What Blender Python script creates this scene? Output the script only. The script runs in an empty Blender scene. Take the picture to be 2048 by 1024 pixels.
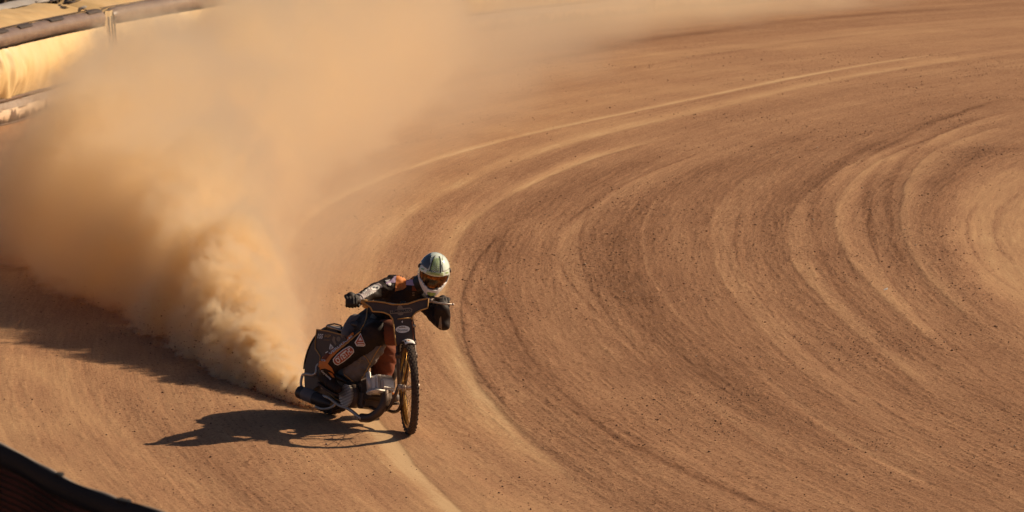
import bpy, bmesh, math, random, time
import numpy as np
from mathutils import Vector, Matrix, Quaternion
R = math.radians
scene = bpy.context.scene
col = scene.collection
# ---------------------------------------------------------------- camera
CAM_H, PITCH, FPX = 5.234, R(7.5), 8000.0
cd = bpy.data.cameras.new('camera'); cam = bpy.data.objects.new('camera', cd); col.objects.link(cam)
cam.location = (0, 0, CAM_H); cam.rotation_euler = (R(90) - PITCH, 0, 0)
cd.sensor_width = 36; cd.lens = FPX / 2048 * 36; cd.clip_start = .1; cd.clip_end = 2000
cd.dof.use_dof = True; cd.dof.focus_distance = 29.9; cd.dof.aperture_fstop = 6.3
scene.camera = cam
# ---------------------------------------------------------------- light
SUN = Vector((2.15, 0.90, 1.50)).normalized()      # direction towards the sun
world = bpy.data.worlds.new('World'); scene.world = world; world.use_nodes = True
wn = world.node_tree.nodes; wl = world.node_tree.links
sky = wn.new('ShaderNodeTexSky'); sky.sky_type = 'NISHITA'; sky.sun_disc = False
sky.sun_elevation = math.asin(SUN.z); sky.sun_rotation = math.atan2(SUN.x, SUN.y)
sky.dust_density = 1.5; sky.air_density = .55
wn['Background'].inputs['Strength'].default_value = 0.05
wl.new(sky.outputs[0], wn['Background'].inputs[0])
sd = bpy.data.lights.new('sun', 'SUN'); sun = bpy.data.objects.new('sun', sd); col.objects.link(sun)
sd.energy = 5.0; sd.angle = R(0.5); sd.color = (1.0, 0.80, 0.565)
sun.rotation_euler = SUN.to_track_quat('Z', 'Y').to_euler(); sun.location = (20, 20, 20)
scene.view_settings.view_transform = 'Standard'; scene.view_settings.look = 'None'
scene.view_settings.exposure = 0.05; scene.view_settings.gamma = 1
scene.cycles.max_bounces = 12; scene.cycles.volume_bounces = 12; scene.cycles.transparent_max_bounces = 16
scene.cycles.volume_step_rate = 1.0; scene.cycles.volume_max_steps = 1024
scene.cycles.use_denoising = True

def G(px, py, z=0.0):
    """point of the place at height z that the photograph shows at (px, py)"""
    u = (px - 1024) / FPX; v = (py - 512) / FPX
    c, s = math.cos(PITCH), math.sin(PITCH)
    t = (z - CAM_H) / (-s - v * c)
    return Vector((u * t, (c - v * s) * t, z))
def PY(px, py, Y):
    """point at distance Y seen at (px, py)"""
    u = (px - 1024) / FPX; v = (py - 512) / FPX
    c, s = math.cos(PITCH), math.sin(PITCH)
    t = Y / (c - v * s)
    return Vector((u * t, Y, CAM_H + (-s - v * c) * t))
# ---------------------------------------------------------------- helpers
def node_mat(name):
    m = bpy.data.materials.new(name); m.use_nodes = True
    nt = m.node_tree; return m, nt.nodes, nt.links, nt.nodes['Principled BSDF']
def new_obj(name, me, mat=None, parent=None, **props):
    o = bpy.data.objects.new(name, me); col.objects.link(o)
    if mat is not None: me.materials.append(mat)
    if parent is not None: o.parent = parent
    for k, v in props.items(): o[k] = v
    return o
def mesh_np(name, co, faces, smooth=True):
    """mesh of equal-sized faces (n x 3 or n x 4) from arrays"""
    me = bpy.data.meshes.new(name); k = faces.shape[1]
    me.vertices.add(len(co)); me.vertices.foreach_set('co', np.ascontiguousarray(co, np.float32).ravel())
    me.loops.add(faces.size); me.loops.foreach_set('vertex_index', np.ascontiguousarray(faces, np.int32).ravel())
    me.polygons.add(len(faces)); me.polygons.foreach_set('loop_start', np.arange(len(faces), dtype=np.int32) * k)
    me.polygons.foreach_set('loop_total', np.full(len(faces), k, np.int32))
    if smooth: me.polygons.foreach_set('use_smooth', np.ones(len(faces), bool))
    me.update(calc_edges=True); return me
_rng = np.random.default_rng(7)
_tab = _rng.random((512, 512)).astype(np.float32)
def vnoise(u, v):
    iu = np.floor(u).astype(int); iv = np.floor(v).astype(int); fu = u - iu; fv = v - iv
    fu = fu * fu * (3 - 2 * fu); fv = fv * fv * (3 - 2 * fv)
    a = _tab[iu & 511, iv & 511]; b = _tab[(iu + 1) & 511, iv & 511]; c = _tab[iu & 511, (iv + 1) & 511]; d = _tab[(iu + 1) & 511, (iv + 1) & 511]
    return (a * (1 - fu) + b * fu) * (1 - fv) + (c * (1 - fu) + d * fu) * fv
def fbm(u, v, octs=4, gain=.5):
    s = 0; a = 1; t = 0
    for k in range(octs):
        s = s + a * vnoise(u * 2 ** k + 17.3 * k, v * 2 ** k + 9.1 * k); t += a; a *= gain
    return s / t
def sstep(x, a, b):
    t = np.clip((x - a) / (b - a), 0, 1); return t * t * (3 - 2 * t)
# ---------------------------------------------------------------- track surface
CX, CY = 39.8, 38.3                                   # centre of the bend
def polar(p): return math.hypot(p[0] - CX, p[1] - CY), math.atan2(p[1] - CY, p[0] - CX) % (2 * math.pi)
def curve_of(pts):
    q = sorted((polar(G(x, y))[::-1] for x, y in pts)); th = np.array([a for a, b in q]); rr = np.array([b for a, b in q])
    t = np.linspace(th[0], th[-1], 400); y = np.interp(t, th, rr); k = np.hanning(57); k /= k.sum()
    for _ in range(2): y = np.convolve(np.concatenate([2 * y[0] - y[28:0:-1], y, 2 * y[-1] - y[-2:-30:-1]]), k, 'valid')
    return t, y
# each mark: pixels along it, inner and outer soft width (m), albedo change, height change
MARKS = [ ([(640,740),(700,780),(748,835),(790,888),(850,953),(915,1022),(1000,1100)], .17,.022, .36, -.006),
 # (points, w_left(outer), w_right(inner), dust, height, fade_len)
 ([(2048,88),(1800,120),(1600,155),(1400,198),(1200,238),(1000,282),(850,325),(750,362),(650,410),(600,440),(560,520),(575,600),(640,720),(750,840),(790,890),(850,955),(915,1024),(1000,1100)], .10,.05, .36, -.004),
 ([(2048,100),(1800,138),(1600,175),(1400,225),(1200,268),(1040,318),(900,380),(800,440),(740,520),(730,600),(760,720),(800,800)], .22,.10, .28, -.003),
 ([(1400,262),(1200,310),(1080,360),(985,410),(935,450),(908,500),(893,560),(893,650),(925,720),(955,775),(1015,845),(1170,965),(1260,1024)], .20,.045, .40, -.008),
 ([(1480,290),(1300,350),(1200,410),(1135,470),(1115,510),(1130,560),(1180,620),(1240,670),(1300,720),(1400,795),(1560,900),(1700,980)], .05,.30, .17, -.006),
 ([(1560,330),(1480,365),(1440,410),(1424,470),(1440,545),(1500,630),(1600,730),(1750,850),(1900,950)], .02,.35, .20, .010),
 ([(1900,260),(1700,330),(1625,385),(1585,430),(1582,500),(1600,550),(1640,590),(1700,650),(1800,730),(1950,850)], .02,.28, .28, .018),
 ([(2048,215),(1850,285),(1760,320),(1715,355),(1688,385),(1674,440),(1690,500),(1740,565),(1850,665),(1960,760)], .02,.20, .26, .020),
 ([(2048,242),(1900,285),(1840,325),(1812,370),(1806,420),(1808,470),(1830,520),(1862,565),(1900,600),(2000,680)], .015,.22, .22, .022),
 ([(2048,330),(1960,385),(1920,440),(1930,500),(1990,570),(2048,610)], .25,1.4, .15, .003),
 # dark, loose bands
 ([(2048,12),(1800,24),(1600,42),(1450,60),(1300,82),(1150,108),(1000,140),(850,180)], .25,.25, -.30, .006),
 ([(2048,40),(1800,62),(1600,85),(1400,115),(1200,150)], .12,.12, -.16, .004),
 ([(1400,290),(1200,350),(1080,410),(1020,460),(990,520),(985,580),(1010,650),(1050,720),(1120,800),(1250,900),(1400,980)], .22,.30, -.24, .010),
 ([(1500,310),(1350,370),(1260,430),(1230,490),(1250,560),(1310,640),(1400,720),(1560,830),(1750,940)], .35,.20, -.20, .008),
 ([(2048,190),(1800,270),(1680,325),(1640,380),(1630,440),(1645,520),(1700,600),(1800,690),(1900,780)], .09,.08, -.30, -.007),
 ([(1900,262),(1800,300),(1745,350),(1735,420),(1760,500)], .06,.06, -.30, -.012),
 ([(2048,215),(1900,258),(1835,300),(1795,350),(1785,420),(1795,490),(1840,570)], .10,.02, -.30, -.006),
 ([(2048,280),(1930,325),(1880,380),(1862,440),(1880,510),(1930,580),(2048,690)], .30,.25, -.30, .008),
 ([(1250,880),(1330,925),(1450,980),(1560,1024),(1650,1070)], .05,.04, -.40, -.010),
 ([(1020,455),(960,520),(925,600),(940,700),(985,780),(1060,860)], .015,.05, -.25, .010),
 ([(1120,520),(1150,575),(1200,630),(1230,655)], .03,.012, -.30, -.006),
 ([(650,760),(700,830),(780,930),(850,1010),(900,1070)], .20,.10, -.10, .006),
 ([(150,700),(300,830),(450,950),(560,1040)], .10,.10, -.14, .006),
  ([(1040,430),(1000,500),(1000,580),(1040,680),(1110,770),(1230,880),(1330,950)], .012,.03, -.26, -.008),
 ([(1210,380),(1170,440),(1165,520),(1195,600),(1270,690),(1380,790),(1500,880),(1640,970)], .012,.03, -.24, -.006),
 ([(1330,380),(1290,450),(1290,520),(1330,600),(1430,700)], .010,.03, .22, .004),
 ([(1420,300),(1300,345),(1190,400),(1120,460)], .012,.03, -.22, -.005),
 ([(1500,400),(1470,460),(1480,530),(1530,610),(1640,720),(1780,820),(1960,930)], .010,.022, -.26, -.006),
 ([(1990,200),(1860,250),(1760,300),(1700,345)], .012,.05, -.30, -.006),
 ([(1760,370),(1738,430),(1750,500),(1790,570),(1860,650),(1960,740),(2048,800)], .010,.022, -.28, -.007),
 ([(1960,400),(1935,440),(1940,490),(1975,540),(2048,590)], .015,.04, -.22, -.004),
 ([(2048,380),(1995,420),(1985,460),(2010,510),(2048,540)], .015,.05, -.20, -.004),
 ([(1500,730),(1620,830),(1760,920),(1900,990)], .03,.05, .20, -.004),
 ([(980,800),(1060,880),(1160,960),(1260,1030)], .03,.04, -.16, -.004),
 ([(640,880),(720,960),(790,1030)], .02,.03, -.12, -.003),
 ([(1700,140),(1500,180),(1300,225),(1150,262)], .02,.03, -.14, -.003),
 ([(40,700),(150,800),(330,930),(450,1024)], .12,.15, .14, -.004),
 ([(60,860),(180,930),(330,1024)], .10,.10, -.10, .006),
]
MC = [(curve_of(m[0]),) + tuple(m[1:]) for m in MARKS]
def surface(r, th, octs=5):
    """dust colour factor (0 dark loose dirt .. 1 pale packed dust) and height of the track at polar (r, th)"""
    s = th * 41.0
    wob = (fbm(r * .35 + 3, s * .06, 3) - .5) * .9                  # racing lines wander
    rr = r + wob
    X = CX + r * np.cos(th); Y = CY + r * np.sin(th)
    d = .46 + (fbm(rr * .55 + 40, s * .03 + 5, 3) - .5) * .45      # broad bands along the bend
    d += (fbm(rr * 2.1 + 9, s * .10, 4, .6) - .5) * .22
    streak = fbm(rr * 9.0, s * .35 + 30, 4, .62) - .5
    fine = fbm(rr * 30.0 + 11, s * 1.6, 4, .65) - .5
    patch = fbm(X * .8 + 60, Y * .8 + 60, 4, .55) - .5
    h = (fbm(rr * 1.1, s * .05 + 70, 3) - .5) * .045
    d = d + .03 + .11 * sstep(r, 40.6, 42.4) + .07 * sstep(r, 37.6, 36.0)
    rough = np.clip(.55 - (d - .49) * 1.4, .1, 1.2)
    for (ct, cr), wo, wi, dd, hh in MC:
        k = np.interp(th, ct, cr, left=np.nan, right=np.nan)
        with np.errstate(invalid='ignore'):
            q = r + (fbm(s * .9 + 5, r * .2 + dd * 31, 3) - .5) * .05 - k
            e = np.where(q > 0, np.exp(-(q / wo) ** 2 * .9), np.exp(-(q / wi) ** 2 * .9))
            L = (ct[-1] - ct[0]); f = np.minimum(sstep(th, ct[0], ct[0] + L * .12 + 1e-4), 1 - sstep(th, ct[-1] - L * .12, ct[-1]))
            e = np.nan_to_num(e * f) * (.65 + .7 * np.clip(fbm(rr * 4 + dd * 7, s * .2, 3), 0, 1))
        d = d + (dd * .92 if dd > 0 else dd * .72) * e; h = h + hh * .4 * e; rough = rough - dd * e * .8
    rough = np.clip(rough, .12, 1.3)
    d = d + streak * .20 + fine * .30 * rough + patch * .26
    d -= .16 * sstep(Y, 33, 26.5) * 0
    h = h + streak * .012 * rough + fine * .012 * rough
    clod = fbm(X * 17, Y * 17, 3, .6)
    h = h + sstep(clod, .55, .80) * .012 * rough
    return d, h, rough
def axis(stops):
    out = [stops[0][0]]
    for (a, st), (b, st2) in zip(stops, stops[1:]):
        x = a
        while x < b - 1e-9:
            x = min(b, x + st); out.append(x)
    return np.array(out)
r_ax = axis([(24, .25), (33, .06), (34.6, .0135), (44.6, .04), (47.6, .2), (54.0, .2)])
th_ax = np.radians(axis([(118, .35), (124, .13), (150, .10), (172, .06), (203, .3), (215, .3)]))
RR, TT = np.meshgrid(r_ax, th_ax, indexing='ij')
D_, H_, RO_ = surface(RR, TT)
H_ = H_ * sstep(RR, 24, 26) + np.where(RR > 47.5, .04, 0) * 0
co = np.stack([CX + RR * np.cos(TT), CY + RR * np.sin(TT), H_], -1).reshape(-1, 3)
nr, nt_ = RR.shape
ii = (np.arange(nr - 1)[:, None] * nt_ + np.arange(nt_ - 1)[None, :]).ravel()
quads = np.stack([ii, ii + nt_, ii + nt_ + 1, ii + 1], 1)
me = mesh_np('track', co, quads)
for nm, arr in (('dust', D_), ('rough', RO_), ('across', RR), ('along', TT * 41.0)):
    at = me.attributes.new(nm, 'FLOAT', 'POINT'); at.data.foreach_set('value', arr.astype(np.float32).ravel())
m, n, l, b = node_mat('track_shale')
def attr(n, nm):
    a = n.new('ShaderNodeAttribute'); a.attribute_name = nm; return a.outputs['Fac']
def ramp(n, l, src, stops):
    x = n.new('ShaderNodeValToRGB'); l.new(src, x.inputs[0]); e = x.color_ramp.elements
    while len(e) < len(stops): e.new(.5)
    for k, (p, c) in enumerate(stops): e[k].position = p; e[k].color = (*c, 1)
    return x.outputs[0]
def nmath(n, l, op, *a):
    x = n.new('ShaderNodeMath'); x.operation = op
    for i, v in enumerate(a):
        if isinstance(v, (int, float)): x.inputs[i].default_value = v
        else: l.new(v, x.inputs[i])
    return x.outputs[0]
def nnoise(n, l, scale, detail=4, rough=.6, vec=None, kind='ShaderNodeTexNoise'):
    x = n.new(kind); x.inputs['Scale'].default_value = scale
    if kind == 'ShaderNodeTexNoise': x.inputs['Detail'].default_value = detail; x.inputs['Roughness'].default_value = rough
    if vec is not None: l.new(vec, x.inputs['Vector'])
    return x.outputs['Fac'] if kind == 'ShaderNodeTexNoise' else x.outputs['Distance']
pos = n.new('ShaderNodeNewGeometry').outputs['Position']
g1 = nnoise(n, l, 48, 6, .75, pos); g2 = nnoise(n, l, 14, 4, .65, pos)
cv = n.new('ShaderNodeCombineXYZ'); l.new(nmath(n, l, 'MULTIPLY', attr(n, 'across'), 34.0), cv.inputs[0]); l.new(nmath(n, l, 'MULTIPLY', attr(n, 'along'), 1.3), cv.inputs[1])
g3 = nnoise(n, l, 1.0, 5, .68, cv.outputs[0])
f = nmath(n, l, 'ADD', nmath(n, l, 'ADD', attr(n, 'dust'), nmath(n, l, 'MULTIPLY', nmath(n, l, 'SUBTRACT', g3, .5), .48)), nmath(n, l, 'MULTIPLY', nmath(n, l, 'SUBTRACT', g1, .5), .65))
f = nmath(n, l, 'ADD', f, nmath(n, l, 'MULTIPLY', nmath(n, l, 'SUBTRACT', g2, .5), .22))
g4 = nnoise(n, l, 42, 3, .55, pos); g5 = nnoise(n, l, 75, 2, .5, pos)
def mrange(src, a, b_, c, d_):
    q = n.new('ShaderNodeMapRange'); q.interpolation_type = 'SMOOTHSTEP'; l.new(src, q.inputs[0])
    for k_, v_ in enumerate((a, b_, c, d_)): q.inputs[k_ + 1].default_value = v_
    return q.outputs[0]
crumb = nmath(n, l, 'MULTIPLY', mrange(g4, .56, .65, 0, .95), attr(n, 'rough'))
fleck = nmath(n, l, 'MULTIPLY', mrange(g5, .60, .68, 0, .6), attr(n, 'rough'))
f = nmath(n, l, 'ADD', nmath(n, l, 'SUBTRACT', f, crumb), fleck)
cl = ramp(n, l, f, [(0.0, (.16, .072, .034)), (.3, (.295, .147, .078)), (.55, (.395, .212, .114)), (.8, (.50, .29, .150)), (1.0, (.62, .41, .225))])
l.new(cl, b.inputs['Base Color']); b.inputs['Roughness'].default_value = .95; b.inputs['Specular IOR Level'].default_value = .15
bp = n.new('ShaderNodeBump'); bp.inputs['Strength'].default_value = .75; bp.inputs['Distance'].default_value = .016
l.new(nmath(n, l, 'MULTIPLY', nmath(n, l, 'ADD', g1, nmath(n, l, 'MULTIPLY', nmath(n, l, 'ADD', g2, g3), .8)), attr(n, 'rough')), bp.inputs['Height']); l.new(bp.outputs[0], b.inputs['Normal'])
SHALE = m
new_obj('track', me, m, kind='structure')
# ground sheet under and beyond the track
m, n, l, b = node_mat('ground_dirt')
pos = n.new('ShaderNodeNewGeometry').outputs['Position']
cl = ramp(n, l, nnoise(n, l, .6, 8, .7, pos), [(.3, (.11, .075, .045)), (.55, (.20, .13, .075)), (.75, (.13, .12, .05))])
l.new(cl, b.inputs['Base Color']); b.inputs['Roughness'].default_value = 1
gx = np.array([[-900, -900, -.09], [900, -900, -.09], [900, 900, -.09], [-900, 900, -.09]], float)
new_obj('ground', mesh_np('ground', gx, np.array([[0, 1, 2, 3]]), False), m, kind='structure')
# clods and stones
N = 80000
rng = np.random.default_rng(3)
cr = rng.uniform(34.8, 46.8, N * 3); u_ = rng.random(N * 3) ** 1.6
cth = np.radians(203 - u_ * 62)
cx_, cy_ = CX + cr * np.cos(cth), CY + cr * np.sin(cth)
ok = np.abs(cx_) < cy_ * .145 + .5
cr, cth, cx_, cy_ = cr[ok], cth[ok], cx_[ok], cy_[ok]
dd_, hh_, ro_ = surface(cr, cth)
keep = rng.random(len(cr)) < np.clip(ro_ ** 2 * .9 * (.06 + 1.8 * sstep(fbm(cx_ * .7, cy_ * .7, 4), .45, .75)) + .02, 0, 1)
cr, cx_, cy_, hh_ = cr[keep][:N], cx_[keep][:N], cy_[keep][:N], hh_[keep][:N]
M_ = len(cr)
base = np.array([[1, 0, 0], [0, 1, 0], [-1, 0, 0], [0, -1, 0], [0, 0, .8], [0, 0, -.7]], float)
fc = np.array([[0, 1, 4], [1, 2, 4], [2, 3, 4], [3, 0, 4], [1, 0, 5], [2, 1, 5], [3, 2, 5], [0, 3, 5]])
sz = np.clip(.0033 * np.exp(rng.normal(0, .50, M_)), .002, .013) * np.clip((cy_ / 30) ** .35, 1, 1.3)
jit = base[None] * rng.uniform(.6, 1.4, (M_, 6, 3)) + rng.normal(0, .15, (M_, 6, 3))
ang = rng.uniform(0, 6.28, M_); ca, sa = np.cos(ang), np.sin(ang)
x = jit[..., 0] * ca[:, None] - jit[..., 1] * sa[:, None]; y = jit[..., 0] * sa[:, None] + jit[..., 1] * ca[:, None]
co = np.stack([x * sz[:, None] + cx_[:, None], y * sz[:, None] + cy_[:, None], jit[..., 2] * sz[:, None] * .8 + (hh_ + sz * .35)[:, None]], -1).reshape(-1, 3)
fs = (np.arange(M_)[:, None, None] * 6 + fc[None]).reshape(-1, 3)
me = mesh_np('gravel', co, fs, False)
m, n, l, b = node_mat('clod')
pos = n.new('ShaderNodeNewGeometry')
cl = ramp(n, l, pos.outputs['Random Per Island'], [(0, (.12, .058, .035)), (.5, (.24, .125, .075)), (.93, (.34, .20, .12)), (1, (.55, .42, .30))])
l.new(cl, b.inputs['Base Color']); b.inputs['Roughness'].default_value = .9
new_obj('gravel', me, m, kind='stuff', label='loose clods and small stones strewn over the dirt track')
# ---------------------------------------------------------------- builders
from mathutils.bvhtree import BVHTree
def simple(name, color, rough=.6, metal=0.0, spec=.5, dirt=None, dirt_amt=.4, scale=9.0, bump=0.0, bscale=60, coat=0):
    m, n, l, b = node_mat(name)
    b.inputs['Roughness'].default_value = rough; b.inputs['Metallic'].default_value = metal
    b.inputs['Specular IOR Level'].default_value = spec; b.inputs['Coat Weight'].default_value = coat
    pos = n.new('ShaderNodeTexCoord').outputs['Object']
    if dirt is not None:
        f = nnoise(n, l, scale, 6, .68, pos)
        mr = n.new('ShaderNodeMapRange'); l.new(f, mr.inputs[0]); mr.inputs[1].default_value = .38; mr.inputs[2].default_value = .70
        mr.inputs[3].default_value = dirt_amt * .25; mr.inputs[4].default_value = dirt_amt
        mx = n.new('ShaderNodeMix'); mx.data_type = 'RGBA'; l.new(mr.outputs[0], mx.inputs[0])
        mx.inputs[6].default_value = (*color, 1); mx.inputs[7].default_value = (*dirt, 1); l.new(mx.outputs[2], b.inputs['Base Color'])
        rr_ = nmath(n, l, 'ADD', nmath(n, l, 'MULTIPLY', mr.outputs[0], .5), rough); l.new(rr_, b.inputs['Roughness'])
    else: b.inputs['Base Color'].default_value = (*color, 1)
    if bump:
        bp = n.new('ShaderNodeBump'); bp.inputs['Strength'].default_value = bump; bp.inputs['Distance'].default_value = .004
        l.new(nnoise(n, l, bscale, 4, .6, pos), bp.inputs['Height']); l.new(bp.outputs[0], b.inputs['Normal'])
    return m
DUST = (.30, .17, .10)
MT = dict(
 tyre=simple('tyre_rubber', (.022, .018, .016), .85, dirt=DUST, dirt_amt=.30, scale=30),
 gold=simple('gold_rim', (.50, .27, .06), .30, .9, dirt=DUST, dirt_amt=.25, scale=18),
 goldpaint=simple('gold_trim', (.64, .34, .09), .5, .1, dirt=DUST, dirt_amt=.35, scale=14),
 steel=simple('steel', (.62, .55, .48), .38, .75, dirt=DUST, dirt_amt=.45, scale=16),
 alloy=simple('cast_alloy', (.78, .74, .68), .5, .55, dirt=(.42, .27, .17), dirt_amt=.2, scale=22, bump=.3),
 dark=simple('blackened_metal', (.075, .055, .044), .45, .5, dirt=DUST, dirt_amt=.24, scale=13),
 carbon=simple('dark_plastic', (.020, .015, .014), .40, 0, dirt=DUST, dirt_amt=.16, scale=6, bump=.2),
 panel=simple('fairing_plastic', (.042, .030, .025), .48, 0, dirt=DUST, dirt_amt=.22, scale=7),
 suit=simple('black_suit', (.012, .009, .009), .62, 0, spec=.22, dirt=DUST, dirt_amt=.12, scale=6, bump=.8, bscale=30),
 orange=simple('orange_cloth', (.80, .24, .035), .6, 0, dirt=DUST, dirt_amt=.2, scale=8, bump=.3),
 rust=simple('rust_orange_cloth', (.25, .058, .018), .75, 0, dirt=(.10, .05, .03), dirt_amt=.5, scale=8, bump=.4),
 grey=simple('grey_kevlar', (.10, .085, .085), .42, 0, dirt=(.30, .23, .19), dirt_amt=.6, scale=7, bump=1.0, bscale=22),
 sleeve=simple('pale_sleeve_cloth', (.52, .44, .43), .6, 0, dirt=(.16, .10, .08), dirt_amt=.5, scale=9, bump=.6, bscale=30),
 lilac=simple('lilac_cloth', (.58, .42, .60), .6, 0, dirt=DUST, dirt_amt=.25, scale=9, bump=.3),
 white=simple('white_print', (.90, .87, .82), .6, 0, dirt=DUST, dirt_amt=.1, scale=20),
 redbrown=simple('red_print', (.52, .11, .05), .6, 0, dirt=DUST, dirt_amt=.2, scale=20),
 glove=simple('black_glove', (.012, .010, .010), .65, 0, dirt=DUST, dirt_amt=.10, scale=12, bump=.5, bscale=70),
 mint=simple('mint_helmet_paint', (.86, .97, .84), .16, 0, dirt=DUST, dirt_amt=.10, scale=9, coat=.8),
 slate=simple('slate_panel_paint', (.09, .125, .145), .15, .1, dirt=DUST, dirt_amt=.10, scale=9, coat=.9),
 greyhelm=simple('slate_helmet_paint', (.22, .26, .27), .18, .1, dirt=DUST, dirt_amt=.12, scale=9, coat=.8),
 green=simple('lime_helmet_print', (.34, .50, .14), .3, 0, coat=.5),
 palegreen=simple('pale_lime_print', (.55, .66, .36), .25, 0, coat=.6),
 ink=simple('black_print', (.015, .015, .015), .5),
 lens=simple('painted_reflection_lens', (.55, .22, .06), .04, 1, 1, dirt=(.012, .006, .004), dirt_amt=1.3, scale=16),  # dirt colour is the dark lens; amber reflections painted as its base colour
 khaki=simple('faint_print', (.26, .19, .13), .6),
)
def bm_obj(name, bm, mat, parent=None, smooth=True, **props):
    me = bpy.data.meshes.new(name); bmesh.ops.recalc_face_normals(bm, faces=bm.faces); bm.to_mesh(me); bm.free()
    if smooth:
        for p in me.polygons: p.use_smooth = True
    return new_obj(name, me, mat, parent, **props)
def sharp(o, ang=40):
    o.data.set_sharp_from_angle(angle=R(ang)); return o
def frame_of(d):
    d = Vector(d).normalized(); a = Vector((0, 0, 1)) if abs(d.z) < .9 else Vector((1, 0, 0))
    x = a.cross(d).normalized(); return x, d.cross(x)
def spline(pts, n=8):
    P = [Vector(p) for p in pts]; P = [P[0] * 2 - P[1]] + P + [P[-1] * 2 - P[-2]]; out = []
    for i in range(1, len(P) - 2):
        for k in range(n):
            t = k / n; a, b, c, d = P[i - 1:i + 3]
            out.append(.5 * ((2 * b) + (c - a) * t + (2 * a - 5 * b + 4 * c - d) * t * t + (3 * b - a - 3 * c + d) * t ** 3))
    return out + [P[-2]]
def tube(bm, pts, rad, seg=10, closed=False, squash=1.0):
    pts = [Vector(p) for p in pts]; n = len(pts); rings = []
    rads = rad if isinstance(rad, (list, tuple)) else [rad] * n
    if len(rads) != n: rads = list(np.interp(np.linspace(0, 1, n), np.linspace(0, 1, len(rads)), rads))
    x = None
    for i, p in enumerate(pts):
        d = (pts[(i + 1) % n] - pts[i - 1]) if closed or 0 < i < n - 1 else (pts[1] - pts[0] if i == 0 else pts[-1] - pts[-2])
        d.normalize()
        if x is None: x, y = frame_of(d)
        else: x = (x - d * x.dot(d)).normalized(); y = d.cross(x)
        rings.append([bm.verts.new(p + (x * math.cos(a) + y * math.sin(a) * squash) * rads[i]) for a in [2 * math.pi * k / seg for k in range(seg)]])
    for i in range(n if closed else n - 1):
        a, b = rings[i], rings[(i + 1) % n]
        for k in range(seg): bm.faces.new((a[k], a[(k + 1) % seg], b[(k + 1) % seg], b[k]))
    if not closed: bm.faces.new(rings[0][::-1]); bm.faces.new(rings[-1])
    return bm
def lathe(bm, prof, c, axis, seg=32, closed=True):
    """revolve (radius, offset along axis) points"""
    x, y = frame_of(axis); ax = Vector(axis).normalized(); c = Vector(c); rings = []
    for k in range(seg):
        a = 2 * math.pi * k / seg; u = x * math.cos(a) + y * math.sin(a)
        rings.append([bm.verts.new(c + u * r + ax * o) for r, o in prof])
    m_ = len(prof)
    for k in range(seg):
        a, b = rings[k], rings[(k + 1) % seg]
        for j in range(m_ if closed else m_ - 1): bm.faces.new((a[j], a[(j + 1) % m_], b[(j + 1) % m_], b[j]))
    return bm
def box(bm, c, s, rot=None, bev=.004):
    g = bmesh.ops.create_cube(bm, size=1); v = g['verts']
    bmesh.ops.scale(bm, verts=v, vec=s)
    if bev:
        es = list({e for q in v for e in q.link_edges}); g2 = bmesh.ops.bevel(bm, geom=es, offset=bev, segments=2, affect='EDGES')
        v = list({q for f in g2['faces'] for q in f.verts} | {q for q in v if q.is_valid})
    if rot is not None: bmesh.ops.rotate(bm, verts=v, matrix=rot)
    bmesh.ops.translate(bm, verts=v, vec=c); return bm
def plate(bm, outline, nrm, th):
    """solid plate from a planar 3D outline"""
    nrm = Vector(nrm).normalized()
    vs = [bm.verts.new(p) for p in outline]; f = bm.faces.new(vs)
    g = bmesh.ops.extrude_face_region(bm, geom=[f]); nv = [q for q in g['geom'] if isinstance(q, bmesh.types.BMVert)]
    bmesh.ops.translate(bm, verts=nv, vec=nrm * -th); return bm
def capsule(bm, a, b, ra, rb, seg=18):
    a, b = Vector(a), Vector(b); d = (b - a).normalized(); x, y = frame_of(d); rings = []
    for s_, c_, r_ in [(-1, a, ra)] + [(1, b, rb)]:
        ks = range(1, 7) if s_ < 0 else range(6, 0, -1)
        for k in ks:
            t = math.pi / 2 * k / 6
            rings.append([bm.verts.new(c_ + d * (s_ * r_ * math.cos(t)) + (x * math.cos(q) + y * math.sin(q)) * r_ * math.sin(t)) for q in [2 * math.pi * j / seg for j in range(seg)]])
    for i in range(len(rings) - 1):
        for k in range(seg): bm.faces.new((rings[i][k], rings[i][(k + 1) % seg], rings[i + 1][(k + 1) % seg], rings[i + 1][k]))
    bm.faces.new(rings[0][::-1]); bm.faces.new(rings[-1])
def ellipsoid(bm, c, s, rot=None, sub=3):
    g = bmesh.ops.create_icosphere(bm, subdivisions=sub, radius=1); v = g['verts']
    bmesh.ops.scale(bm, verts=v, vec=s)
    if rot is not None: bmesh.ops.rotate(bm, verts=v, matrix=rot)
    bmesh.ops.translate(bm, verts=v, vec=c)
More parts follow.
